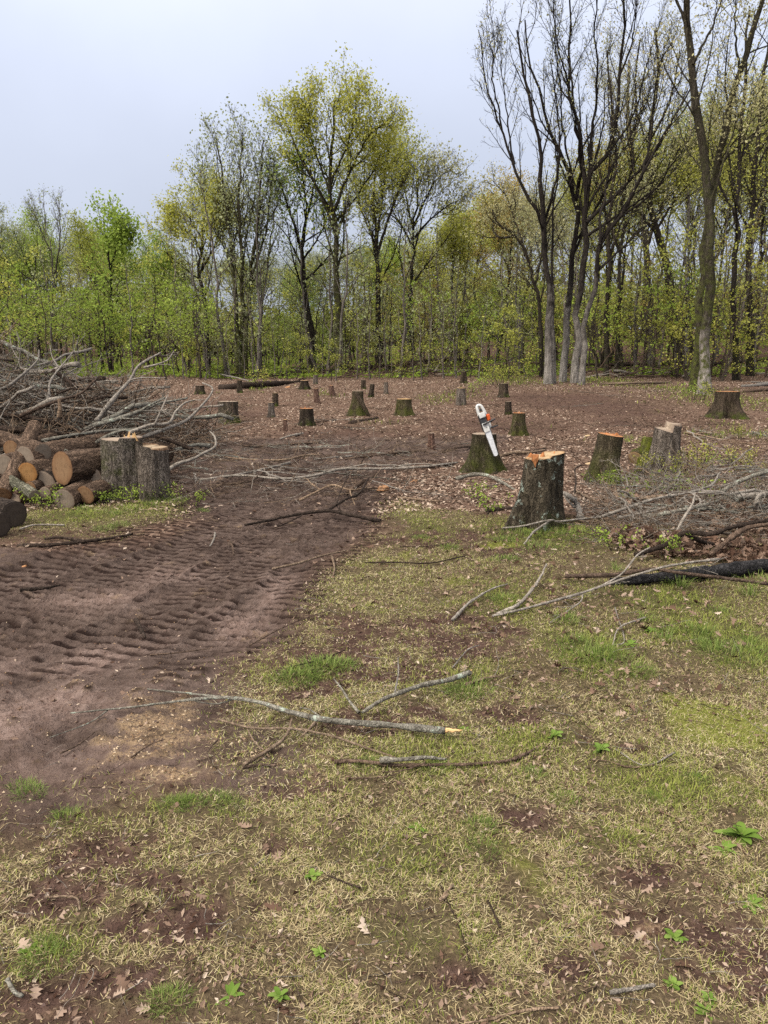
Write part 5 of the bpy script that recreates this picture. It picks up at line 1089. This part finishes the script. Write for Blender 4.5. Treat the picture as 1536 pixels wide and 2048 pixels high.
# ---- brush: whole limbs with their twigs, copied
def brush_proto(seed, L, r0, bk, n1=6, n2=4, rm=.004):
    g = rs(seed); N = 14; t = np.linspace(0, 1, N)
    p = np.stack([t * L - L / 2, np.cumsum(g.randn(N)) * .022 * L, np.cumsum(g.randn(N)) * .018 * L + .10 * L * t ** 2], 1); p -= p[N // 2]
    B = Bag(); V, Q, T = tubes(p[None], (r0 * (1 - .8 * t) * (1 + .08 * g.randn(N)))[None], 8, True, True); B.add(V, Q, T)
    a, ra = sprout(p[None], (r0 * (1 - .8 * t))[None], n1, .22, .98, 38, .42, 9, .01, .15, g, .62, .3, .5); V, Q, _ = tubes(a, np.maximum(ra, rm * 1.6), 5); B.add(V, Q)
    b, rb = sprout(a, ra, n2, .2, .96, 40, .45, 6, .0, .16, g, .6, .4, .4); V, Q, _ = tubes(b, np.maximum(rb, rm), 4); B.add(V, Q)
    c, rc_ = sprout(b, rb, 2, .3, .95, 40, .5, 4, .0, .16, g, .6, .5, .4); V, Q, _ = tubes(c, np.maximum(rc_, rm * .7), 3); B.add(V, Q)
    return B.build('brush_branch', [bk], link=True) if False else B.build('brush_branch', [bk])
PB = [(brush_proto(701, 3.6, .055, BR_PALE), 'pale grey'), (brush_proto(702, 3.0, .042, BR_LICH), 'silvery'), (brush_proto(703, 4.0, .055, BR_BRN), 'brown'), (brush_proto(704, 2.4, .028, BR_PALE, 7, 4), 'thin pale'), (brush_proto(705, 2.8, .030, BR_DARK), 'dark'), (brush_proto(706, 2.0, .016, BR_TAN, 7, 5), 'thin tan')]
pu = set(); r = rs(61)
def put_brush(i, loc, rot, s, label, grp):
    o, nm = PB[i]
    if i in pu: return dup(o, loc, rot, s, label, grp)
    pu.add(i); o.location = loc; o.rotation_euler = rot; o.scale = (s,) * 3; return tag(o, label, 'branch', grp)
def pile_h(x, y):
    """height of the big brush heap"""
    ex = np.interp(x, [-11, -8.5, -6.6, -5.6, -4.6, -3.6, -2.9, -2.3], [1.9, 2.0, 1.7, 1.35, 1.0, .55, .2, 0])
    return ex * sst(y, 9.6, 11.6) * (1 - sst(y, 14.5, 17))
PG = 'limbs thrown on the big brush pile at left'
for k in range(150):
    x = -9.8 + 5.7 * r.rand() ** .85; y = 10.6 + 5.2 * r.rand(); h = float(pile_h(x, y)) * (.15 + .8 * r.rand() ** .8)
    i = [3, 1, 3, 5, 3, 1, 0, 5, 3, 4][k % 10]; az = (r.randn() * .55) + (math.pi if r.rand() < .45 else 0)
    put_brush(i, (x, y, float(base_z(x, y)) + h + .05), (r.randn() * .5 + (3.1 if r.rand() < .3 else 0), r.randn() * .22, az), .6 + .5 * r.rand(), PB[i][1] + ' limb with twigs tangled in the big brush pile at left', PG)
PG2 = 'twiggy limbs in the low brush heap at right'
for k in range(58):
    u = 1210 + 520 * r.rand(); v = 955 + 120 * r.rand(); q = P(u, v); i = [3, 5, 1, 3, 0][k % 5]
    put_brush(i, (q[0], q[1], q[2] + .08 + .22 * r.rand() * sst(u, 1200, 1450)), (r.randn() * .5, r.randn() * .12, r.rand() * 6.28), (.30 + .3 * r.rand()) * (1 if i > 2 else .7), PB[i][1] + ' twiggy limb in the low brush heap at right', PG2)
PG3 = 'twiggy limbs strewn over the upper mud'
for k in range(26):
    u = 340 + 500 * r.rand(); v = 885 + 105 * r.rand() ** 1.2; q = P(u, v); i = [3, 5, 3, 5, 1][k % 5]; s = .28 + .3 * r.rand()
    put_brush(i, (q[0], q[1], q[2] + .04), (r.randn() * .3, r.randn() * .03, r.randn() * .6 + (3.1 if r.rand() < .5 else 0)), (s, s, s * .35), PB[i][1] + ' twiggy limb lying on the upper mud', PG3)
PG4 = 'twigs scattered over the leaf-covered slope'
for k in range(70):
    u = 420 + 1150 * r.rand(); v = 775 + 150 * r.rand(); q = P(u, v); i = [5, 3, 5, 1, 4][k % 5]; s = .25 + .35 * r.rand()
    put_brush(i, (q[0], q[1], q[2] + .04), (r.randn() * .3, r.randn() * .04, r.rand() * 6.28), (s, s, s * .3), PB[i][1] + ' twiggy limb lying on the leaf-covered slope', PG4)
PG5 = 'limbs lying on the floor at the edge of the wood'
for k in range(60):
    u = 380 + 1200 * r.rand(); y = 41 + 12 * r.rand(); x = (u - CU) / F * y; i = [4, 2, 4, 0, 2][k % 5]
    put_brush(i, (x, y, float(base_z(x, y)) + .15), (r.randn() * .4, r.randn() * .06, r.randn() * .6), .9 + .6 * r.rand(), PB[i][1] + ' limb lying on the floor at the edge of the wood', PG5)
# traced limbs that stand out of the big pile (u, v, distance)
for lab, px, w0, w1, bk, fk, tw in [
    ('bleached forked limb rising highest out of the brush pile', [(195, 842, 11.0), (215, 815, 11.0), (240, 785, 11.1), (262, 760, 11.2), (275, 735, 11.3), (295, 720, 11.4), (322, 705, 11.6)], 11, 3, BR_PALE, [([(288, 735, 11.3), (310, 730, 11.3), (335, 720, 11.4), (348, 702, 11.5)], 5, 2)], 3),
    ('long pale limb curving up at the right end of the brush pile', [(285, 875, 10.4), (330, 858, 10.5), (370, 842, 10.7), (400, 815, 10.9), (422, 790, 11.1), (425, 775, 11.2), (405, 766, 11.3)], 8, 3, BR_PALE, [], 0),
    ('pale limb sweeping right across the top of the brush pile', [(190, 850, 10.8), (235, 838, 10.8), (280, 822, 10.9), (320, 806, 11.1), (345, 802, 11.2), (375, 796, 11.3)], 10, 4, BR_LICH, [([(280, 822, 10.9), (300, 810, 10.8), (330, 795, 11)], 6, 3)], 3),
    ('pale limb forking upward in the right half of the brush pile', [(258, 866, 10.3), (300, 850, 10.4), (338, 846, 10.5), (350, 825, 10.6), (370, 806, 10.8), (390, 800, 11)], 8, 3, BR_PALE, [([(310, 848, 10.4), (325, 815, 10.5), (335, 790, 10.8)], 4, 2)], 2),
    ('white curved stick with kinked end low at the right of the brush pile', [(333, 942, 9.9), (355, 928, 10), (385, 918, 10.1), (410, 905, 10.2), (430, 893, 10.3), (430, 875, 10.5), (420, 863, 10.6)], 9, 3, BR_PALE, [], 0),
    ('mossy green pole lying flat across the left of the brush pile', [(-40, 860, 10.6), (40, 860, 10.6), (100, 866, 10.7), (160, 872, 10.9), (230, 868, 11)], 15, 10, BR_DARK, [], 2),
    ('thick dark limb lying across the left middle of the brush pile', [(-40, 828, 11), (30, 832, 11), (90, 842, 11.1), (140, 855, 11.2), (185, 880, 11.2)], 12, 8, BR_DARK, [], 2),
    ('brown limb bent upward in the middle of the brush pile', [(40, 832, 10.8), (80, 815, 10.8), (120, 800, 10.8), (160, 788, 11), (190, 760, 11.2)], 8, 4, BR_BRN, [([(188, 762, 11.2), (205, 780, 11.2), (225, 790, 11.3)], 4, 2)], 2),
    ('pale crossed limb at the back left of the brush pile', [(70, 830, 11.4), (95, 800, 11.5), (100, 765, 11.7), (120, 735, 11.9), (150, 700, 12.2)], 7, 2, BR_PALE, [([(118, 735, 11.9), (105, 715, 12), (100, 690, 12.1)], 3, 2)], 3),
    ('pale limb with bent tip at the far left of the brush pile', [(20, 770, 11.2), (50, 745, 11.3), (75, 720, 11.5), (78, 700, 11.6)], 6, 3, BR_PALE, [], 3),
    ('dark limb lying level at the back of the brush pile', [(210, 757, 14), (170, 760, 14), (130, 762, 14), (60, 760, 14)], 9, 6, BR_DARK, [], 3),
    ('dark limb pointing back over the top of the brush pile', [(105, 740, 13), (130, 758, 13), (155, 775, 12.8)], 9, 6, BR_DARK, [], 1),
    ('orange split stake standing in the brush pile', [(118, 835, 10.7), (120, 815, 10.7), (118, 798, 10.7)], 9, 6, BR_TAN, [], 0),
    ('silver pole lying low across the front of the brush pile', [(30, 892, 10.2), (90, 880, 10.3), (160, 868, 10.5), (230, 860, 10.7), (300, 862, 10.8)], 8, 5, BR_LICH, [], 3),
    ('lichened limb behind the twin stump', [(170, 905, 10.6), (200, 880, 10.6), (240, 862, 10.7), (290, 856, 10.9)], 8, 5, BR_LICH, [], 3),
    ('dark limb ending in a pale cut at the right foot of the brush pile', [(385, 900, 10.9), (350, 885, 10.9), (310, 872, 10.9)], 9, 7, BR_DARK, [], 1),
    ('pale broken limb lying at the right foot of the brush pile', [(420, 892, 11.3), (390, 890, 11.2), (350, 900, 11)], 9, 6, BR_LICH, [], 2)]:
    branch(lab, px, w0, w1, bk, fk, twigs=tw, tw_len=.35, group=None, S=9)
# fine tangle
def tangle(name, label_kind, n, where, L, rr, seed, mats):
    g = rs(seed); c = where(n, g); d = norm(g.randn(n, 3) * [1, .8, .35]); N = 6; pts = [c]
    for j in range(N - 1): d = norm(d + g.randn(n, 3) * .22); pts.append(pts[-1] + d * (L * (.5 + g.rand(n)) / (N - 1))[:, None])
    pts = np.stack(pts, 1); rad = rr * (.5 + g.rand(n))[:, None] * np.linspace(1, .45, N)[None]; k = n // len(mats); B = Bag()
    pts[..., 2] = np.maximum(pts[..., 2], base_z(pts[..., 0], pts[..., 1]) + .005)
    for i, m in enumerate(mats):
        sl = slice(i * k, (i + 1) * k); V, Q, _ = tubes(pts[sl], rad[sl], 3); B.add(V, Q, m=i)
    return tag(B.build(name, list(mats)), kind='stuff')
def wh1(n, g):
    x = -10 + 6.9 * g.rand(n); y = 10.3 + 5.7 * g.rand(n); return np.stack([x, y, base_z(x, y) + pile_h(x, y) * g.rand(n) ** .75], 1)
tangle('brush_twigs', '', 4400, wh1, .8, .0056, 62, (BR_TAN, BR_PALE, BR_BRN, BR_DARK))
def on_px(u0, u1, v0, v1, hmax):
    def f(n, g):
        q = np.array([P(u0 + (u1 - u0) * a, v0 + (v1 - v0) * b) for a, b in g.rand(n, 2)]); q[:, 2] += hmax * g.rand(n) ** 1.6 * sst((q[:, 0] / q[:, 1]) * F + CU, u0 - 40, u0 + 260); return q
    return f
tangle('brush_twigs', '', 1500, on_px(1180, 1720, 950, 1090, .26), .5, .0034, 63, (BR_PALE, BR_TAN, BR_BRN, BR_PALE))
tangle('mud_twigs', '', 700, on_px(310, 980, 880, 1010, .05), .42, .0034, 64, (BR_TAN, BR_BRN, BR_DARK, BR_PALE))
tangle('ground_twigs', '', 600, on_px(560, 1560, 1000, 1500, .015), .16, .0016, 65, (BR_TAN, BR_BRN, BR_DARK, BR_PALE))
tangle('ground_twigs', '', 420, on_px(-40, 1560, 1500, 2060, .01), .09, .0013, 66, (BR_TAN, BR_BRN, BR_DARK, BR_PALE))
tangle('slope_twigs', '', 1100, on_px(420, 1600, 765, 940, .06), .6, .0048, 67, (BR_TAN, BR_BRN, BR_DARK, BR_BRN))

# ------------------------------------------------------------------ green plants
M_WEED = leafmat('broad_weed_leaves', [(0, (.07, .12, .022)), (.5, (.13, .21, .038)), (1, (.22, .31, .075))], .35, .12)
def broad(n, L, wid, seed, lay=.5, rosette=True):
    g = rs(seed); B = Bag(); st = 7; t = np.linspace(0, 1, st)
    for i in range(n):
        az = i * 2.4 + g.randn() * .3; l = L * (.6 + .5 * g.rand()); el = (lay + .35 * g.randn()) if rosette else 1.0
        d = np.array([math.cos(az), math.sin(az), 0]); s = np.array([-d[1], d[0], 0]); z0 = 0 if rosette else L * .3 * i / n * 2
        w = np.sin(np.pi * t ** .85) ** .8 * wid * l + .002
        r_ = l * t * math.cos(el); zz_ = z0 + l * (t * math.sin(el) - .55 * t ** 2 * math.sin(el)) + .004
        md = d[None] * r_[:, None] + np.stack([0 * t, 0 * t, zz_], 1); V = np.stack([md - s * w[:, None] + [0, 0, .25] * w[:, None], md, md + s * w[:, None] + [0, 0, .25] * w[:, None]], 1)
        ix = np.arange(st * 3).reshape(st, 3); Q = np.stack([ix[:-1, :-1], ix[:-1, 1:], ix[1:, 1:], ix[1:, :-1]], -1).reshape(-1, 4); B.add(V, Q, a=np.full(st * 3, .3 + .6 * g.rand()))
    return B.build('broadleaf_weed', [M_WEED])
W1 = broad(15, .085, .17, 801); W2 = broad(8, .055, .13, 802, .4); W3 = broad(10, .038, .16, 803, .55)
first = set()
for o, u, v, s, lab in [(W1, 1482, 1672, 1.05, 'big bright green broadleaf weed at the right edge of the foreground'), (W2, 1448, 1700, 1.0, 'small broadleaf weed below and left of the big bright one'), (W2, 1502, 1808, .9, 'low broadleaf weed with pale leaves below the big one at the right'), (W2, 835, 1655, .85, 'single small green weed in the turf at lower centre'),
                        (W3, 1200, 1502, 1.5, 'bushy little weed among twigs right of the low dark branch'), (W3, 1110, 1475, 1.3, 'little weed left of the bushy one, in the turf'), (W2, 462, 1992, .8, 'green weed near the bottom edge, left of centre'), (W3, 625, 1750, 1.1, 'tiny leafy sprout in the turf left of centre'),
                        (W2, 1415, 2025, .7, 'weed sprout on bare soil in the bottom right corner'), (W3, 1345, 1970, .9, 'tiny weed on the bare soil at lower right'), (W2, 1300, 1262, 1.3, 'leafy green weed in the right-hand grass below the charred log'), (W2, 1260, 1290, 1.1, 'weed cluster in dead leaves left of the leafy one'), (W3, 1420, 2000, .8, 'speck of a weed beside the bottom right sprout'),
                        (W3, 1350, 1868, 1.2, 'flat weed with pale veined leaves at lower right'), (W2, 60, 1905, .7, 'weed among grass at the lower left'), (W3, 560, 1990, 1.0, 'bright sprout near the bottom edge'), (W3, 640, 1905, .8, 'pale green sprout above the bottom edge'), (W2, 930, 1460, .6, 'low weed by the broken tip of the long branch')]:
    q = P(u, v); loc = (q[0], q[1], gz1(q[0], q[1]) - .004); rz = (0, 0, u * .7)
    if o.name not in first: first.add(o.name); o.location = loc; o.rotation_euler = rz; o.scale = (s,) * 3; tag(o, lab, 'weed')
    else: dup(o, loc, rz, s, lab)
def tuft(n, L, rad, seed, mat_):
    g = rs(seed); a = g.rand(n) * 6.28; q = rad * np.sqrt(g.rand(n)); x, y = q * np.cos(a), q * np.sin(a)
    V, Q, T, t_ = blades(x, y, np.zeros(n) - .004, a + g.randn(n) * .7, .15 + .6 * q / rad + .15 * g.rand(n), L * (.5 + .6 * g.rand(n)), .0022 + .0022 * g.rand(n), .3 + .8 * g.rand(n), g.rand(n))
    return mk('grass_tuft', V, Q, T, mat_, smooth=False, attrs={'tint': t_})
TF = [tuft(80, .11, .07, 811, M_TUFT), tuft(170, .085, .11, 812, M_TUFT), tuft(60, .17, .05, 813, M_TUFT), tuft(150, .12, .22, 814, M_TUFT)]
GT = 'fresh grass tufts'; tu_ = set(); r = rs(68)
spots = [(360, 1606, 1), (345, 1612, 1), (378, 1610, 1), (430, 1602, 1), (455, 1608, 1), (630, 1333, 1), (655, 1336, 1), (605, 1352, 1), (590, 1358, 1), (680, 1330, 1), (320, 2000, 1), (345, 2005, 1), (80, 1900, 1), (95, 1925, 1), (960, 1655, 1), (965, 1700, 1), (940, 1382, 1), (925, 1390, 1),
         (1035, 1068, 3), (1060, 1072, 3), (1090, 1070, 3), (1115, 1068, 3), (1140, 1060, 3), (1160, 1075, 3), (1010, 1080, 1), (1180, 1300, 3), (1150, 1285, 0), (1170, 1320, 3), (1210, 1310, 0), (1200, 1330, 3), (1480, 1310, 3), (1500, 1300, 0), (1460, 1315, 3), (1400, 1285, 0), (1410, 1270, 2), (1390, 1265, 0), (1495, 1285, 2),
         (1335, 1262, 0), (1130, 1245, 0), (1520, 1165, 3), (1500, 1190, 2), (1440, 1225, 0), (1360, 1175, 2), (1340, 1170, 0), (250, 1022, 3), (230, 1030, 0), (175, 1028, 3), (165, 1020, 0), (335, 1005, 3), (345, 1000, 3), (400, 1015, 1), (300, 1012, 0), (210, 1058, 1), (240, 1050, 1), (1280, 1345, 1), (1070, 1100, 3), (1010, 1120, 1), (1230, 1140, 2),
         (900, 1095, 1), (840, 1075, 1), (1010, 1200, 1), (1290, 1240, 0), (1330, 1280, 0), (1430, 1300, 0), (870, 1540, 1), (740, 1530, 1), (1060, 1550, 1), (1130, 1600, 1), (130, 1635, 1), (60, 1590, 1), (40, 1575, 1), (1390, 1560, 1), (1300, 1600, 1)]
for u, v, i in spots:
    q = P(u, v); loc = (q[0], q[1], gz1(q[0], q[1])); s = (.75 + .4 * r.rand()) * (1 if v < 1400 else .5); rz = (0, 0, r.rand() * 6.28)
    lab = 'tall fresh green grass tuft' if i in (0, 2) else ('broad spreading patch of fresh grass blades' if i == 3 else 'low fresh green grass tuft')
    lab += ' in the right-hand turf' if u > 960 and v > 1000 else (' by the stumps and logs at left' if v < 1100 and u < 500 else (' at the mud edge and foreground left' if u < 500 else ' in the middle turf'))
    if i not in tu_: tu_.add(i); o = TF[i]; o.location = loc; o.rotation_euler = rz; o.scale = (s,) * 3; tag(o, lab, 'grass tuft', GT)
    else: dup(TF[i], loc, rz, s, lab, GT)
def sprout_plant(seed, H, ns, lm):
    g = rs(seed); root = empty('leafy_sprout', (0, 0, 0)); st = []
    for i in range(ns):
        a = g.rand() * 6.28; b = np.array([math.cos(a), math.sin(a), 0]) * .05; tip = b * (2 + 4 * g.rand()) + [0, 0, H * (.6 + .5 * g.rand())]; st.append(([b, (b + tip) / 2 + [0, 0, .05 * H], tip], .006, .002))
    grow_tree('s', root, st, [dict(n=5, t0=.3, lf=.35, ang=50, N=4, up=.02, rmin=.0015)], dict(per=5, size=.036, spread=.02), BK_TWIG, lm, seed, flare=1)
    return root
SP = [sprout_plant(821, .35, 6, L_GRN), sprout_plant(822, .5, 8, L_YEL), sprout_plant(823, .25, 5, L_GRN)]; sp_ = set(); SG = 'leafy sprouts'
for u, v, i in [(1290, 955, 1), (1310, 970, 0), (1340, 960, 1), (1375, 945, 1), (1400, 935, 1), (1355, 975, 0), (1265, 975, 0), (1430, 940, 0), (1240, 965, 2), (1215, 975, 2), (1480, 960, 1), (1350, 1000, 0), (1420, 1010, 0), (1255, 1010, 0), (1500, 985, 0), (1520, 960, 1), (1230, 1100, 2), (1320, 1115, 2), (1390, 960, 1), (1460, 930, 1), (1500, 935, 1), (1260, 890, 2), (1300, 990, 0), (235, 1005, 2), (255, 1008, 2), (215, 1008, 2), (330, 1000, 0), (200, 1000, 2), (75, 1015, 2), (95, 1020, 2), (390, 1010, 2),
                (1300, 905, 2), (1440, 880, 0), (1480, 880, 1), (950, 1000, 2), (985, 1030, 2), (1000, 775, 1), (985, 770, 1), (1020, 762, 1), (965, 778, 0), (1040, 768, 1), (1000, 758, 1), (1060, 760, 0), (945, 785, 0), (520, 778, 1), (505, 775, 0), (1405, 800, 1), (1385, 800, 0), (1225, 975, 0), (1195, 970, 2)]:
    q = P(u, v); loc = (q[0], q[1], q[2] - .01); s = (.5 + .35 * r.rand()) * (2 if v < 805 else 1); rz = (0, 0, r.rand() * 6.28); lab = 'leafy green sprout ' + ('at the foot of the twin stump and logs' if u < 450 and v > 900 else ('on the grassy rise at the edge of the wood' if v < 805 else ('around the weathered stump at right' if u > 1150 else 'in the litter before the chainsaw stump')))
    if i not in sp_: sp_.add(i); o = SP[i]; o.location = loc; o.rotation_euler = rz; o.scale = (s,) * 3; tag(o, lab, 'sprout', SG)
    else: dup(SP[i], loc, rz, s, lab, SG)
# chunks of fresh wood on the ground
for u, v, rx, lab in [(765, 978, 14, 'flat fresh orange wood chunk lying at the edge of the mud'), (828, 963, 8, 'small orange wood chunk right of the flat one'), (1175, 872, 6, 'pale yellow wood chip on the slope beside the splinter-ridged stump'), (575, 775, 6, 'orange cut block beside the low broad stump'), (1178, 928, 8, 'pale wood chunk on litter left of the splinter-ridged stump'), (48, 1131, 5, 'orange wood chip on the mud at the left')]:
    q = P(u, v); k = dep(q) / F; g = rs(u); n = 9; th = np.arange(n) * 6.283 / n; rr = rx * k * (.75 + .5 * g.rand(n)); hh = rx * k * .5
    lo = np.stack([rr * np.cos(th), rr * np.sin(th) * .8, 0 * th - .01], 1); hi = lo * [.85, .85, 1] + np.stack([0 * th, 0 * th, hh * (.7 + .5 * np.sin(th + 1))], 1); V = np.vstack([lo, hi, [hi.mean(0)]]); i = np.arange(n); j = (i + 1) % n
    tag(mk('wood_chunk', V + q, np.stack([i, j, j + n, i + n], 1), np.stack([i + n, j + n, 0 * i + 2 * n], 1), CW_OR if u in (765, 828, 575, 48) else CW_PALE, loc=q, smooth=False, attrs={'tint': np.concatenate([np.full(n, .8), np.full(n, .6), [.3]])}), lab, 'wood chunk')

# ------------------------------------------------------------------ the chainsaw (x forward along the bar, z up, right side at -y)
def rbox(B, x0, x1, y0, y1, z0, z1, bev=.012, taper=None, shear=0.0):
    bm = bmesh.new(); bmesh.ops.create_cube(bm, size=1)
    for v in bm.verts:
        fx, fy, fz = v.co.x + .5, v.co.y + .5, v.co.z + .5; s = 1
        if taper: s = 1 + (taper - 1) * fx
        v.co = (x0 + (x1 - x0) * fx, (y0 + y1) / 2 + (y1 - y0) * (fy - .5) * s, z0 + (z1 - z0) * fz * (s if taper else 1) + shear * fx)
    bmesh.ops.bevel(bm, geom=bm.edges[:], offset=bev, segments=2, profile=.6, affect='EDGES')
    bmesh.ops.triangulate(bm, faces=bm.faces[:]); bm.verts.index_update()
    B.add(np.array([v.co[:] for v in bm.verts]), None, np.array([[v.index for v in f.verts] for f in bm.faces])); bm.free()
SAW_W = plain('saw_grey_white', (.50, .50, .48), .5, .3, noise=.3, nscale=14); SAW_O = plain('saw_orange', (.55, .095, .02), .45, .35, noise=.2); SAW_K = plain('saw_black', (.022, .022, .024), .5, .35, noise=.15); STEEL = plain('bar_steel', (.58, .59, .60), .4, .5, .25, noise=.15); CHAIN = plain('chain_steel', (.10, .095, .085), .45, .5, .6, noise=.2)
sw = empty('chainsaw', (0, 0, 0)); tag(sw, 'white and orange chainsaw standing bar-down on the mossy stump', 'chainsaw')
B = Bag(); rbox(B, -.16, .14, -.045, .085, -.075, .03, .016); rbox(B, .08, .17, -.03, .07, -.06, .01, .012); B.build('body', [SAW_K], sw, smooth=False)
B = Bag(); rbox(B, .0, .16, -.078, -.046, -.07, .04, .012, .85); rbox(B, -.18, -.09, -.066, -.047, -.068, .04, .01); B.build('sprocket_cover', [SAW_W], sw, smooth=False)
B = Bag(); rbox(B, -.14, .12, .086, .115, -.07, .045, .014); B.build('starter_cover', [SAW_W], sw, smooth=False)
B = Bag(); rbox(B, -.12, -.01, -.046, .082, .046, .115, .022, .8); B.build('top_cover', [SAW_O], sw, smooth=False)
B = Bag(); rbox(B, -.005, .12, -.042, .078, .031, .085, .02, .85); B.build('shroud', [SAW_W], sw, smooth=False)
B = Bag()
hp = resample([(-.12, .0, .05), (-.2, 0, .045), (-.28, 0, .025), (-.305, 0, -.01), (-.29, 0, -.04), (-.22, 0, -.05), (-.13, 0, -.055)], 26); V, Q, T = tubes(hp[None], np.full((1, 26), .027), 10, True, True); V[:, 1] *= 1.5; B.add(V, Q, T); B.build('rear_handle', [SAW_W], sw)
B = Bag(); rbox(B, -.24, -.20, -.02, .012, -.03, .03, .006); B.build('trigger', [SAW_K], sw, smooth=False)
B = Bag(); hp = resample([(.02, -.095, -.06), (.01, -.098, .05), (0, -.07, .15), (0, .03, .17), (.01, .12, .14), (.05, .13, .02), (.06, .125, -.06)], 30); V, Q, T = tubes(hp[None], np.full((1, 30), .0135), 9, True, True); B.add(V, Q, T); B.build('front_handle', [SAW_K], sw)
B = Bag(); rbox(B, .10, .125, -.06, .09, .06, .18, .008); B.build('hand_guard', [SAW_K], sw, smooth=False)
B = Bag(); n = 14; th = np.linspace(-math.pi / 2, math.pi / 2, n)
out = [(.10, -.045), (.15, -.048)] + [(.55 + .036 * math.cos(a), .036 * math.sin(a)) for a in th] + [(.15, .048), (.10, .045)]; out = np.array(out); m = len(out)
def plate(B, out, y0, y1, zc):
    m = len(out); V = np.vstack([np.stack([out[:, 0], 0 * out[:, 0] + y0, out[:, 1] + zc], 1), np.stack([out[:, 0], 0 * out[:, 0] + y1, out[:, 1] + zc], 1), [[out[:, 0].mean(), y0, zc]], [[out[:, 0].mean(), y1, zc]]]); i = np.arange(m); j = (i + 1) % m
    B.add(V, np.stack([i, j, j + m, i + m], 1), np.vstack([np.stack([0 * i + 2 * m, j, i], 1), np.stack([0 * i + 2 * m + 1, i + m, j + m], 1)]))
plate(B, out, -.060, -.053, -.015); gb = B.build('guide_bar', [STEEL], sw, smooth=False)
B = Bag(); ch = np.vstack([out, out[:1]]); ch = resample(np.stack([ch[:, 0], 0 * ch[:, 0] - .0565, (ch[:, 1]) * 1.09 - .015], 1), 70); V, Q, T = tubes(ch[None], np.full((1, 70), .006) * (1 + .35 * (np.arange(70) % 2))[None], 5); B.add(V, Q); B.build('chain', [CHAIN], sw, smooth=False)
B = Bag(); [rbox(B, .165, .19, -.02, .03, z - .006, z + .006, .003) for z in (-.05, -.03, -.01)]; B.build('bumper_spike', [CHAIN], sw, smooth=False)
for x in (.03, .075):
    B = Bag(); V, Q, T = tubes(np.array([[[x, -.078, -.015], [x, -.088, -.015]]]), np.full((1, 2), .008), 6, True, True); B.add(V, Q, T); B.build('bar_nut', [CHAIN], sw, smooth=False)
B = Bag(); V, Q, T = tubes(np.array([[[-.06, .115, -.02], [-.06, .122, -.02]]]), np.full((1, 2), .035), 16, True, True); B.add(V, Q, T); B.build('starter_vent', [SAW_K], sw)
b1 = at(1063, 914, s1.location.y); k1 = 40 * dep(np.array(s1.location)) / F; B = Bag(); lx = b1[0] - s1.location.x; z1 = at(1063, 912, s1.location.y - k1)[2] - s1.location.z
yf = -k1 * .93 - .012; F_ = [(-.030, .012), (.034, .010), (.026, -.045), (.014, -.07), (.004, -.115), (-.008, -.08), (-.024, -.05)]
V = np.array([[lx + p[0], yf - .006 * (p[1] > -.06), z1 + p[1]] for p in F_] + [[lx + p[0], yf + .06, z1 + p[1]] for p in F_] + [[lx, yf - .014, z1 - .03]]); i = np.arange(7); j = (i + 1) % 7
B.add(V, np.stack([i, i + 7, j + 7, j], 1), np.stack([i, j, 0 * i + 14], 1)); B.build('torn_strip', [SPL], s1, smooth=False)
# stands on the front of its body; bar hangs down before the stump, top of the saw turned right
b = np.array(s2.location); htop = at(966, 868, b[1])[2]; kk = dep(b) / F
a = math.radians(20)
fw = Vector((math.sin(a), -.10, -math.cos(a))).normalized(); upv = Vector((math.cos(a), 0.05, math.sin(a))); upv = (upv - fw * upv.dot(fw)).normalized(); lf = upv.cross(fw)
sw.rotation_mode = 'QUATERNION'; sw.rotation_quaternion = Matrix((fw, lf, upv)).transposed().to_quaternion()
tipw = at(993, 913, b[1] - 52 * kk / 2 - .12); sw.scale = (.9,) * 3; sw.location = Vector(tipw) - sw.rotation_quaternion @ (Vector((.592, -.0565, -.015)) * .9)
